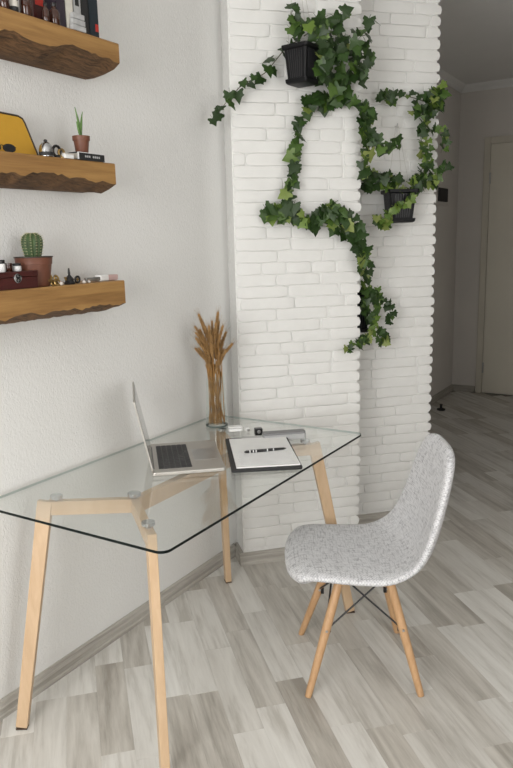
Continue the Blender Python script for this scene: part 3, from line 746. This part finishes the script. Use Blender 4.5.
book(57.5, 66.2, .20, M['purple'], 'dark purple book at the left end of the book row', -.252, .13)
u_, z_ = uz(78, 30, -.242); t = on_shelf('stacked_blocks', 'small stack of white blocks in front of the books', 'ornament', u_, -.241, S1 + .0005)
for i in range(3):
    b = MB(); b.box((0, 0, .008 + i * .0165), (.058 - .004 * i, .012, .0155)); b.build('block', M['grey_cover'], t, bevel=.002)
def bottle(px, h, r_, mat, label, name='bottle', v=-.255, z=S1, cap='black', cat='bottle', py=20):
    u_ = uz(px, py, v)[0]; t = on_shelf(name, label, cat, u_, v, z + .0005)
    b = MB(); b.lathe([(r_ * .85, 0), (r_, .004), (r_, h * .55), (r_ * .85, h * .66), (r_ * .42, h * .76), (r_ * .40, h * .84)], 18); b.build('body', mat, t, smooth=True)
    b = MB(); b.lathe([(r_ * .48, h * .835), (r_ * .50, h * .845), (r_ * .50, h * .98), (r_ * .42, h)], 16); b.build('cap', M[cap], t, smooth=True)
    b = MB(); b.lathe([(r_ * 1.01, h * .18), (r_ * 1.01, h * .40)], 18, cap=False); b.build('paper_label', M['page'], t, smooth=True) if mat is M['black_matt'] else None
bottle(54.5, .062, .016, M['amber'], 'round amber bottle next to the purple book')
bottle(46, .052, .011, M['amber'], 'slim short amber bottle left of the round one', v=-.25)
bottle(26.5, .085, .017, M['amber'], 'tall amber bottle in the middle of the top shelf')
bottle(14, .075, .015, M['black_matt'], 'dark bottle with paper band on the top shelf')
bottle(4, .060, .015, M['amber'], 'amber bottle at the left edge of the top shelf', v=-.25, py=5)
u_, z_ = uz(36, 12, -.29); t = on_shelf('small_carton', 'small dark red carton behind the amber bottles', 'box', u_, -.29, S1 + .0005)
b = MB(); b.box((0, 0, .055), (.045, .03, .11)); b.build('carton_body', M['mahogany'], t, bevel=.001)
b = MB(); b.box((0, -.0155, .075), (.03, .001, .05)); b.build('red_label', M['red'], t)
u_, z_ = uz(49, 5, -.31); t = on_shelf('picture_card', 'pale picture card leaning behind the bottles', 'card', u_, -.315, S1 + .0005)
b = MB(); b.box((0, 0, .085), (.075, .004, .17)); b.build('card', M['page'], t)
b = MB(); b.box((.012, -.0025, .09), (.03, .001, .06)); b.build('print', M['grey_cover'], t)

# --- middle shelf
u0, _ = uz(39, 155, -.30); t = on_shelf('yellow_panel', 'mustard yellow panel with dark piping leaning on the wall', 'panel', u0, -.30, S2 + .0005)
pts = [(0, 0), (-.022, .104), (-.028, .117), (-.042, .123), (-.36, .132), (-.36, 0)]
lean = Matrix.Rotation(R(-14), 3, 'X')
def lean_prism(pts, d0, d1):
    b = MB(); n = len(pts); b.add([lean @ Vector((x, d0, z)) for x, z in pts] + [lean @ Vector((x, d1, z)) for x, z in pts], [tuple(range(n)), tuple(range(2 * n - 1, n - 1, -1))] + [((i + 1) % n, i, n + i, n + (i + 1) % n) for i in range(n)]); return b
lean_prism(pts, 0, .014).build('panel_face', M['yellow'], t)
b = MB(); b.tube([lean @ Vector((x, .001, z)) for x, z in pts[:5]], .0036, 6); b.build('piping', M['dark_trim'], t, smooth=True)
# sunglasses in front of the yellow panel
ug, zg = uz(10, 150, -.245); t = on_shelf('sunglasses', 'dark sunglasses in front of the yellow panel', 'sunglasses', ug - .012, -.262, S2 + .0005); t.scale = (.85, .85, .62)
for s in (-1, 1):
    b = MB(); pts = [(s * .030 + .026 * math.cos(a) * (1 if abs(math.cos(a)) < 2 else 1), .0, .020 + .017 * math.sin(a) + (.004 if math.sin(a) > 0 else 0)) for a in [i * math.pi / 9 for i in range(18)]]
    b.add(pts + [(x, .003, z) for x, y, z in pts], [tuple(range(18)), tuple(range(35, 17, -1))] + [((i + 1) % 18, i, 18 + i, 18 + (i + 1) % 18) for i in range(18)]); b.build('lens', M['screen'], t)
    b = MB(); b.tube([(s * .058, .002, .028), (s * .060, .04, .030), (s * .052, .05, .024)], .002, 6); b.build('temple', M['dark_trim'], t, smooth=True)
b = MB(); b.tube([(-.006, .001, .030), (0, .001, .033), (.006, .001, .030)], .002, 6); b.build('bridge', M['dark_trim'], t, smooth=True)
# silver bell-shaped ornament
u_, _ = uz(46.5, 156, -.25); t = on_shelf('glass_dome', 'small silvery dome ornament right of the yellow panel', 'ornament', u_, -.25, S2 + .0005); t.scale = (.85, .85, .95)
b = MB(); b.lathe([(.024, 0), (.0245, .020), (.021, .032), (.013, .041), (.004, .045)], 20); b.build('dome', M['chrome'], t, smooth=True)
b = MB(); b.lathe([(.0235, 0), (.0250, .004), (.0250, .010), (.0247, .013)], 20, cap=False); b.build('dark_band', M['black_matt'], t, smooth=True)
b = MB(); b.lathe([(.006, .043), (.007, .047), (.004, .051)], 12); b.build('knob', M['black_matt'], t, smooth=True)
for px, nm, lab, mat, rr in ((57, 'ring_ornament', 'dark ring ornament beside the silvery dome', 'black_metal', .015), (61.5, 'brass_ring', 'small brass ring next to the dark ring ornament', 'brass', .011)):
    u_, _ = uz(px, 156, -.25); t = on_shelf(nm, lab, 'ornament', u_, -.25, S2 + .0005)
    b = MB(); pts = [(rr * math.cos(a), 0, rr + .004 + rr * math.sin(a)) for a in [i * math.pi / 8 for i in range(17)]]; b.tube(pts, .0042, 8, cap=False); b.build('ring', M[mat], t, smooth=True)
    b = MB(); b.lathe([(.010, 0), (.010, .003), (.006, .005)], 12); b.build('stand', M[mat], t, smooth=True)
u_, _ = uz(67, 158, -.247); t = on_shelf('white_tin', 'small white tin beside the black boxed book', 'tin', u_, -.247, S2 + .0005)
b = MB(); b.prism(rrect(.040, .024, .005, 3), 0, .011); b.build('body', M['white'], t, bevel=.001)
b = MB(); b.prism(rrect(.0405, .0245, .005, 3), .0112, .015); b.build('lid', M['shell'], t, bevel=.001)
ub, _ = uz(88, 158, -.25); t = on_shelf('boxed_book', 'black book with white edges lying under the brown pot', 'book', ub, -.27, S2 + .0005)
b = MB(); b.box((0, 0, .0015), (.118, .07, .003)); b.box((0, 0, .0215), (.118, .07, .003)); b.box((0, -.0335, .0115), (.118, .003, .017)); b.build('cover', M['black_matt'], t)
b = MB(); b.box((0, .002, .0115), (.112, .064, .0165)); b.build('pages', M['page'], t)
b = MB(); b.box((-.057, -.0352, .0115), (.006, .0012, .021)); b.box((0, -.0352, .0222), (.118, .0012, .0016)); b.build('white_edge', M['white'], t)
b = MB()
for i in range(8):
    if i in (3,): continue
    b.box((-.025 + i * .0085, -.0354, .0115), (.0055, .0008, .006))
b.build('spine_lettering', M['grey_cover'], t)
t = on_shelf('potted_seedling', 'young two-leaved plant in a small brown pot', 'potted plant', ub - .006, -.268, S2 + .0238); t.scale = (.80, .80, .80)
b = MB(); b.lathe([(.0225, 0), (.0245, .003), (.030, .048), (.0335, .049), (.0345, .066), (.032, .066), (.030, .058), (.001, .057)], 24); b.build('pot', M['terracotta'], t, smooth=True, angle=50)
b = MB(); b.lathe([(.0285, .056), (.026, .060), (.001, .061)], 16); b.build('soil', M['soil'], t, smooth=True)
def blade(p0, p1, p2, w, mat, parent, nm='leaf'):
    b = MB(); n = 8; rows = []
    p0, p1, p2 = Vector(p0), Vector(p1), Vector(p2)
    for i in range(n + 1):
        s = i / n; p = p0 * (1 - s) ** 2 + p1 * 2 * s * (1 - s) + p2 * s * s; ww_ = w * math.sin(math.pi * min(1, .18 + .82 * s)) ** .8 + .0004
        rows += [p + Vector((-ww_, .002, 0)), p + Vector((0, -.0015, 0)), p + Vector((ww_, .002, 0))]
    b.add(rows, [(i * 3 + j, i * 3 + j + 1, i * 3 + 3 + j + 1, i * 3 + 3 + j) for i in range(n) for j in range(2)])
    o = b.build(nm, mat, parent, smooth=True, angle=180); s_ = o.modifiers.new('s', 'SOLIDIFY'); s_.thickness = .0015; return o
blade((0, 0, .058), (.004, 0, .10), (-.022, 0, .172), .0075, M['aloe'], t); blade((.002, 0, .058), (.002, -.003, .11), (.018, 0, .160), .0065, M['aloe'], t); blade((-.002, -.002, .058), (-.010, -.004, .10), (-.024, -.006, .118), .0075, M['aloe'], t)

# --- lowest shelf
ux, _ = uz(39, 289, -.243); bl = .30
t = on_shelf('wooden_box', 'dark red wooden box with round metal clasp', 'box', ux - bl / 2, -.288, S3 + .0005)
b = MB(); b.box((0, 0, .017), (bl, .088, .034)); b.build('box_body', M['mahogany'], t, bevel=.0015)
b = MB(); b.box((0, 0, .0425), (bl + .003, .091, .015)); b.build('lid', M['mahogany'], t, bevel=.0015)
uc, zc = uz(17.5, 280, -.243); b = MB(); cl = b.lathe([(.0135, 0), (.0135, .002), (.010, .0035), (.004, .0030)], 20); b.v = [(x, -z, y) for x, y, z in b.v]; o = b.build('clasp', M['chrome'], t, smooth=True); o.location = (uc - (ux - bl / 2), -.0455, .031)
b = MB(); pts = [(.006 * math.cos(a), -.0045, .0065 + .005 * math.sin(a)) for a in [i * math.pi / 6 for i in range(13)]]; b.tube(pts, .0013, 6, cap=False); pts = [(.006 * math.cos(a), -.0045, -.006 + .005 * math.sin(a)) for a in [i * math.pi / 6 for i in range(13)]]; b.tube(pts, .0013, 6, cap=False); b.build('clasp_rings', M['black_metal'], o, smooth=True)
ZBX = S3 + .0508
def jar(px, r_, h, mat, cap, label, v=-.285):
    u_, _ = uz(px, 270, v); t = on_shelf('small_jar', label, 'jar', u_, v, ZBX)
    b = MB(); b.lathe([(r_ * .9, 0), (r_, .002), (r_, h * .62), (r_ * .8, h * .68)], 18); b.build('body', M[mat], t, smooth=True)
    b = MB(); b.lathe([(r_ * .88, h * .69), (r_ * .92, h * .71), (r_ * .92, h * .97), (r_ * .85, h)], 18); b.build('lid', M[cap], t, smooth=True)
jar(1.5, .012, .034, 'white', 'black', 'white jar with black lid at the box left end')
jar(8.5, .0125, .024, 'amber', 'amber', 'amber jar in the middle on the red box')
jar(17, .013, .022, 'white', 'black_matt', 'white jar with dark lid beside the cactus pot')
up_, _ = uz(35.5, 283, -.30); t = on_shelf('potted_cactus', 'round ribbed cactus in a terracotta coloured pot', 'potted plant', up_, -.300, S3 + .0005); t.scale = (.93, .93, 1.0)
b = MB(); b.lathe([(.044, 0), (.046, .003), (.056, .066), (.058, .067), (.0600, .086), (.0610, .088), (.0570, .088), (.0545, .076), (.001, .075)], 32); b.build('pot', M['terracotta_dark'], t, smooth=True, angle=50)
b = MB(); b.lathe([(.0605, .0862), (.0625, .0868), (.0625, .0900), (.0560, .0900), (.0550, .0862)], 32, cap=False); b.build('pot_rim', M['dark_trim'], t, smooth=True)
b = MB(); b.lathe([(.0535, .074), (.050, .080), (.001, .081)], 20); b.build('soil', M['soil'], t, smooth=True)
ribs = 13
b = MB(); pr_ = [(.020, .078), (.024, .088), (.028, .105), (.0315, .122), (.0320, .138), (.028, .150), (.017, .158), (.004, .160)]
cactus = b.lathe(pr_, ribs * 6, rfun=lambda a, z: 1 + .085 * math.cos(ribs * a)).build('cactus_body', M['cactus'], t, smooth=True, angle=180)
b = MB()
for k in range(ribs):
    a = 2 * math.pi * k / ribs
    for i in range(1, 7):
        for s in (0, .5):
            r0 = pr_[i][0] * (1 - s) + pr_[min(i + 1, 7)][0] * s; z0 = pr_[i][1] * (1 - s) + pr_[min(i + 1, 7)][1] * s; rr = r0 * 1.085
            p = Vector((rr * math.cos(a), rr * math.sin(a), z0))
            for q in range(3):
                d = Vector((math.cos(a + (q - 1) * .7), math.sin(a + (q - 1) * .7), .5 * (q % 2) + .1)).normalized(); b.tube([p - d * .001, p + d * .006], [.0008, .0002], 3)
o = b.build('spines', M['cactus_spine'], cactus); o['kind'] = 'stuff'
# trinkets to the right of the cactus
def heap(px, lab, mat, seed, nm):
    r_ = random.Random(seed); u_, _ = uz(px, 281, -.262); t = on_shelf(nm, lab, 'ornament', u_, -.262, S3 + .0005); t.scale = (1.25, 1.25, 1.5)
    for i in range(5):
        b = MB(); rr = r_.uniform(.006, .010); x, y, z = r_.uniform(-.014, .014), r_.uniform(-.006, .008), rr * .7 + (i // 3) * .011
        pts = [(x + rr * math.cos(a), y + .3 * rr * math.sin(a), z + rr * .7 * math.sin(a)) for a in [k * math.pi / 6 for k in range(13)]]
        b.tube(pts, .0026, 6, cap=False); b.build('link', M[mat], t, smooth=True)
heap(53.5, 'tangled brass chain beside the cactus pot', 'brass', 1, 'brass_chain')
u_, _ = uz(70, 281, -.26); t = on_shelf('figurine', 'tiny dark figurine with raised spike on the lowest shelf', 'figurine', u_, -.262, S3 + .0005); t.scale = (1.2, 1.2, 1.15)
b = MB(); b.lathe([(.014, 0), (.015, .004), (.011, .009), (.012, .014), (.007, .020), (.0025, .026), (.0035, .030), (.002, .044)], 14); b.build('figure', M['black_metal'], t, smooth=True)
b = MB(); b.tube([(-.012, 0, .012), (-.017, 0, .020), (-.010, 0, .018)], .0025, 6); b.build('arm', M['brass'], t, smooth=True)
u_, _ = uz(78, 281, -.26); t = on_shelf('dark_wheel', 'small dark wheel standing beside the figurine', 'ornament', u_, -.262, S3 + .0005)
b = MB(); pts = [(.0095 * math.cos(a), 0, .013 + .0095 * math.sin(a)) for a in [i * math.pi / 8 for i in range(17)]]; b.tube(pts, .0034, 8, cap=False); b.build('rim', M['black_metal'], t, smooth=True)
b = MB(); b.tube([(0, -.004, .013), (0, .004, .013)], .003, 8); b.tube([(-.009, 0, .013), (.009, 0, .013)], .0013, 6); b.tube([(0, 0, .004), (0, 0, .022)], .0013, 6); b.build('hub', M['brass'], t, smooth=True)
for px, lab, rr in ((61.5, 'pale shell beside the brass chain', .007), (84.5, 'pale shell between dark wheel and knife', .0065), (89.5, 'tiny pale shell in front of the folded knife', .0055)):
    u_, _ = uz(px, 281, -.25); t = on_shelf('shell', lab, 'shell', u_, -.252, S3 + .0005)
    b = MB(); b.lathe([(rr * .55, 0), (rr, rr * .5), (rr * .8, rr * 1.1), (rr * .3, rr * 1.5)], 14, rfun=lambda a, z: 1 + .12 * math.cos(7 * a)); b.build('shell_body', M['shell'], t, smooth=True, angle=180)
    b = MB(); b.lathe([(rr * .25, rr * 1.45), (rr * .3, rr * 1.6), (rr * .05, rr * 1.9)], 8); b.build('apex', M['pink'], t, smooth=True)
u_, _ = uz(102, 279, -.28); t = on_shelf('folding_knife', 'flat silver and pink folded knife near the shelf end', 'knife', u_, -.285, S3 + .0005, R(4)); t.scale = (1.05, 1.3, 1.7)
b = MB(); b.prism([(-.075, -.004), (-.02, -.009), (.035, -.008), (.035, .006), (-.075, .004)], .002, .009); b.build('blade', M['steel'], t, bevel=.001)
b = MB(); b.prism(rrect(.055, .020, .006, 3), 0, .011); b.v = [(x + .048, y, z) for x, y, z in b.v]; b.build('handle', M['pink'], t, bevel=.002)
b = MB(); b.prism(rrect(.045, .021, .006, 3), 0, .012); b.v = [(x + .005, y, z) for x, y, z in b.v]; b.build('bolster', M['white'], t, bevel=.002)

# ================================================================== IVY
def ivy_leaf_mesh(seed, mat):
    r_ = random.Random(seed)
    half = [(0.0, 0.0), (.13, .10), (.40, .22), (.50, .06 + r_.uniform(-.05, .03)), (.40, -.08), (.39, -.18), (.50, -.36 + r_.uniform(-.05, .05)), (.29, -.44), (.20, -.58), (0.0, -.88 + r_.uniform(-.06, .06))]
    # outline in (x, z): stalk at the origin, tip down
    c0 = (0, -.12); vs = [(0, -.03, -.12)]; out = []
    for x, z in half: out.append((x, z))
    for x, z in half[-2:0:-1]: out.append((-x, z))
    for x, z in out: vs.append((x, .10 * abs(x) ** 1.2 + .10 * max(0, -z - .4) + r_.uniform(-.02, .02), z))
    n = len(out); b = MB(); b.add(vs, [(0, 1 + (i + 1) % n, 1 + i) for i in range(n)])
    # leaf stalk
    b.tube([(0, .0, .0), (0, .10, .22), (0, .22, .34)], .018, 4)
    return b.mesh('leaf', mat, True)
LEAVES = [ivy_leaf_mesh(i, M['leaf']) for i in range(4)]; PALE = [ivy_leaf_mesh(20 + i, M['leaf_pale']) for i in range(2)]
ir = random.Random(99); SZ = [1.0, 0.0]
def add_leaf(parent, p, size, pale=0.0, spin=None, tiltmax=48):
    me = ir.choice(PALE if ir.random() < pale else LEAVES)
    o = bpy.data.objects.new('leaf', me); C.objects.link(o); o.parent = parent; o.location = p - parent.location
    spin = ir.gauss(0, 45) if spin is None else spin
    m = Matrix.Rotation(R(ir.uniform(-tiltmax, tiltmax)), 3, 'Z') @ Matrix.Rotation(R(ir.uniform(-tiltmax, 25)), 3, 'X') @ Matrix.Rotation(R(spin), 3, 'Y')
    o.rotation_euler = m.to_euler(); o.scale = (size * 1.15,) * 3
def vine(parent, pts, Y, step, spread, size, pale=0.0, dmin=.012, dmax=.05, rad=.0022, edge=None):
    """pts: pixels on the brick plane Y (or (px,py,Y)); leaves scattered along it"""
    P = [at_y(q[0], q[1], (q[2] if len(q) > 2 else Y)) for q in pts]
    # smooth
    S = []
    for i in range(len(P) - 1):
        a, b_, c_, d_ = P[max(i - 1, 0)], P[i], P[i + 1], P[min(i + 2, len(P) - 1)]
        for k in range(5):
            s = k / 5; S.append(.5 * ((2 * b_) + (c_ - a) * s + (2 * a - 5 * b_ + 4 * c_ - d_) * s * s + (3 * b_ - a - 3 * c_ + d_) * s ** 3))
    S.append(P[-1])
    b = MB(); b.tube([p - parent.location for p in S], [rad * (1 - .5 * i / len(S)) for i in range(len(S))], 5); b.build('vine_stem', M['stem'], parent, smooth=True)
    acc = 0.0; side = 1
    for i in range(len(S) - 1):
        seg = (S[i + 1] - S[i]).length; acc += seg; tdir = (S[i + 1] - S[i]).normalized(); per = Vector((-tdir.z, 0, tdir.x))
        while acc > step:
            acc -= step; side = -side
            p = S[i].lerp(S[i + 1], ir.random()) + per * (side * ir.uniform(.1, 1) * spread) + Vector((0, -ir.uniform(dmin, dmax), 0))
            add_leaf(parent, p + Vector((0, 0, size * .15)), size * SZ[0] * ir.uniform(.65, 1.2), min(1, pale + SZ[1]))
def bush(parent, px, py, rx, ry, Y, n, size, pale=0.0, d=.10):
    for i in range(n):
        a = ir.uniform(0, 6.283); q = math.sqrt(ir.random())
        p = at_y(px + rx * q * math.cos(a), py + ry * q * math.sin(a), Y - ir.uniform(.0, d))
        add_leaf(parent, p + Vector((0, 0, size * .15)), size * SZ[0] * ir.uniform(.7, 1.2), min(1, pale + SZ[1]))
def planter(parent, c, w_top, w_bot, h, rz):
    """square tapered hanging pot: ribbed sides, flared rim, foot tray"""
    def ring(w, z, ch=.05):
        a = w / 2; k = w * ch
        return [(-a + k, -a, z), (a - k, -a, z), (a, -a + k, z), (a, a - k, z), (a - k, a, z), (-a + k, a, z), (-a, a - k, z), (-a, -a + k, z)]
    def loft(rs):
        b = MB(); k = 8; b.add([p for r_ in rs for p in r_], [(i * k + j, i * k + (j + 1) % k, (i + 1) * k + (j + 1) % k, (i + 1) * k + j) for i in range(len(rs) - 1) for j in range(k)] + [tuple(range(7, -1, -1)), tuple(range((len(rs) - 1) * k, len(rs) * k))]); return b
    def put(o): o.location = c - parent.location; o.rotation_euler[2] = rz; return o
    pot = put(loft([ring(w_bot, 0), ring(w_top, h * .93), ring(w_top * .93, h * .93), ring(w_bot * .9, h * .80)]).build('pot', M['black_pot'], parent, bevel=.002))
    b = loft([ring(w_top * 1.02, h * .88), ring(w_top * 1.14, h * .90), ring(w_top * 1.16, h), ring(w_top * 1.05, h), ring(w_top * .98, h * .92)]); b.f = b.f[:-2]; b.m = b.m[:-2]; b.build('rim', M['black_pot'], pot, bevel=.0015)
    b = loft([ring(w_bot * 1.02, -.004), ring(w_bot * 1.20, .002), ring(w_bot * 1.24, .016), ring(w_bot * 1.10, .016)]); b.build('foot_tray', M['black_pot'], pot, bevel=.002)
    b = MB()
    for s in range(4):
        Rm = Matrix.Rotation(s * math.pi / 2, 3, 'Z')
        for i in range(7):
            f = -.30 + .60 * i / 6
            b.bar(Rm @ Vector((f * w_bot, -w_bot / 2 - .001, .02)), Rm @ Vector((f * w_top, -w_top / 2 - .001, h * .86)), .0045, .003, Rm @ Vector((1, 0, 0)))
    b.build('ribs', M['pot_rib'], pot)
    b = loft([ring(w_top * .92, h * .84), ring(w_top * .92, h * .88)]); b.build('soil', M['soil'], pot)
    return pot
def hanger(parent, pts):
    b = MB(); b.tube([p - parent.location for p in pts], .0011, 5); b.build('hanger_wire', M['wire'], parent, smooth=True)

F1 = Y1 - .016; F2 = Y2 - .016
# --- ivy on the nearer column
c1 = at_y(302, 84, F1 - .085); iv1 = thing('hanging_ivy', 'large ivy trailing from the topmost black pot on the nearer column', 'ivy plant', Vector((c1.x, F1, c1.z)), 0)
planter(iv1, c1, .108, .084, .145, R(40))
top1 = c1 + Vector((0, 0, .145))
hook = Vector((top1.x + .005, F1 - .01, top1.z + .36))
for dx in (-.055, .03, .062): hanger(iv1, [top1 + Vector((dx, .01, -.005)), hook + Vector((dx * .12, 0, 0))])
b = MB(); b.tube([hook + Vector((0, .02, 0)) - iv1.location, hook - Vector((0, .004, 0)) - iv1.location, hook + Vector((0, -.008, .012)) - iv1.location], .0025, 6); b.build('wall_hook', M['steel'], iv1, smooth=True)
vine(iv1, [(300, 40), (288, 46), (276, 60), (266, 72), (256, 78), (244, 84), (232, 95), (222, 108), (211, 123)], F1 - .02, .030, .014, .043)
vine(iv1, [(300, 38), (293, 28), (291, 16), (294, 8)], F1 - .06, .016, .012, .048, .25)
vine(iv1, [(304, 36), (320, 26), (334, 20), (345, 16)], F1 - .06, .018, .016, .048, .1)
bush(iv1, 314, 30, 26, 11, F1 - .04, 18, .047, .08)
bush(iv1, 341, 47, 25, 18, F1 - .02, 36, .046, .05, .12)
bush(iv1, 350, 74, 12, 10, F1 - .02, 9, .050, .03, .08)
bush(iv1, 361, 66, 10, 22, F1 + .0, 15, .050, 0, .09)
bush(iv1, 333, 80, 14, 14, F1 - .01, 16, .048)
bush(iv1, 325, 60, 6, 18, F1 - .13, 12, .048, 0, .04)
vine(iv1, [(352, 30), (362, 36), (369, 30), (366, 18)], F1 - .05, .022, .012, .045, .05)
# arch down to the left
vine(iv1, [(338, 78), (332, 92), (322, 97), (310, 104), (303, 116), (296, 132), (294, 152), (293, 172), (288, 190), (286, 206), (280, 214), (268, 214), (263, 210)], F1 - .015, .0165, .015, .050, .10)
vine(iv1, [(286, 206), (292, 214), (302, 222), (312, 223), (324, 212), (334, 208), (345, 216), (352, 228), (357, 240), (361, 254), (362, 268)], F1 - .015, .0095, .021, .046, .08)
bush(iv1, 281, 213, 14, 9, F1 - .01, 14, .044, .55, .05)
bush(iv1, 330, 214, 12, 10, F1 - .01, 14, .046, .05, .06)
bush(iv1, 346, 228, 12, 12, F1 - .01, 16, .046, .05, .06)
# arch to the right
vine(iv1, [(334, 80), (340, 94), (350, 102), (360, 108), (364, 122), (363, 138), (364, 152), (362, 166), (365, 180)], F1 - .015, .0165, .014, .049, .06)
bush(iv1, 324, 100, 22, 8, F1 - .01, 18, .048, .05, .06)
bush(iv1, 366, 112, 9, 14, F1 - .01, 12, .048, .05, .06)
vine(iv1, [(363, 125), (372, 138), (380, 150), (388, 148), (396, 142), (400, 144)], F1 - .03, .018, .013, .044, .0)
SZ = [.82, .12]
# --- ivy on the farther column
c2 = at_y(399, 222, F2 - .07); iv2 = thing('hanging_ivy', 'pale leaved ivy climbing above the black pot on the farther column', 'ivy plant', Vector((c2.x, F2, c2.z)), 0)
planter(iv2, c2, .128, .102, .150, R(-8))
top2 = c2 + Vector((0, 0, .15)); hook2 = Vector((top2.x + .01, F2 - .01, top2.z + .30))
for dx in (-.055, .02, .06): hanger(iv2, [top2 + Vector((dx, .01, -.005)), hook2 + Vector((dx * .12, 0, 0))])
b = MB(); b.tube([hook2 + Vector((0, .02, 0)) - iv2.location, hook2 - Vector((0, .004, 0)) - iv2.location, hook2 + Vector((0, -.008, .012)) - iv2.location], .0025, 6); b.build('wall_hook', M['steel'], iv2, smooth=True)
bush(iv2, 384, 182, 17, 9, F2 - .05, 34, .052, .12, .10)
bush(iv2, 366, 178, 8, 11, F2 - .02, 12, .050, .0, .06)
bush(iv2, 404, 186, 10, 6, F2 - .06, 10, .042, .7, .08)
vine(iv2, [(408, 196), (416, 184), (421, 172), (424, 158), (422, 144), (420, 132), (422, 120), (430, 108), (436, 98), (440, 88)], F2 - .03, .0095, .022, .048, .16)
vine(iv2, [(418, 186), (428, 178), (436, 172), (442, 166), (447, 166)], F2 - .04, .014, .018, .046, .25)
vine(iv2, [(421, 134), (432, 131), (440, 134), (443, 143), (441, 153)], F2 - .04, .016, .015, .046, .22)
vine(iv2, [(432, 104), (420, 100), (410, 97), (400, 96), (390, 96), (382, 98)], F2 - .03, .024, .012, .048, .05)
bush(iv2, 386, 98, 9, 6, F2 - .02, 9, .048, .05, .05)
bush(iv2, 434, 100, 10, 12, F2 - .02, 18, .048, .15, .07)
bush(iv2, 417, 112, 8, 10, F2 - .02, 10, .048, .1, .06)
bush(iv2, 424, 182, 14, 9, F2 - .03, 16, .046, .3, .08)
vine(iv2, [(414, 193, F2 - .13), (408, 200, F2 - .145), (400, 206, F2 - .15), (393, 212, F2 - .15), (386, 219, F2 - .14), (381, 228, F2 - .12)], F2, .012, .013, .040, .75, .002, .015)
bush(iv2, 383, 220, 8, 9, F2 - .12, 14, .042, .5, .03)
SZ = [.80, .12]
# --- ivy in the pot half hidden behind the nearer column
c3 = at_y(353, 331, F2 - .075); iv3 = thing('hanging_ivy', 'lowest ivy spilling from a pot half hidden behind the nearer column', 'ivy plant', Vector((c3.x, F2, c3.z)), 0)
planter(iv3, c3, .128, .104, .190, R(4))
top3 = c3 + Vector((0, 0, .19)); hook3 = Vector((top3.x, F2 - .01, top3.z + .30))
for dx in (-.055, .055): hanger(iv3, [top3 + Vector((dx, .01, -.005)), hook3 + Vector((dx * .1, 0, 0))])
vine(iv3, [(358, 296, F2 - .10), (364, 286, F2 - .12), (364, 272, F2 - .14), (362, 258, F2 - .16)], F2, .010, .016, .044, .05, .0, .03)
bush(iv3, 370, 306, 8, 20, F2 - .12, 42, .046, .22, .06)
vine(iv3, [(368, 294, F2 - .13), (374, 290, F2 - .14), (380, 298, F2 - .13), (388, 304, F2 - .11), (390, 314, F2 - .10), (387, 322, F2 - .09)], F2, .0125, .015, .042, .1, .0, .02)
vine(iv3, [(372, 318, F2 - .16), (372, 332, F2 - .20), (364, 340, F2 - .24), (356, 344, Y1 - .05), (349, 349, Y1 - .05), (344, 349, Y1 - .05)], F2, .0105, .014, .040, .35, .0, .02)
bush(iv3, 384, 338, 6, 8, F2 - .12, 12, .042, .2, .04)
vine(iv3, [(372, 326, F2 - .16), (380, 330, F2 - .14), (385, 338, F2 - .13)], F2, .016, .010, .040, .1, .0, .02)
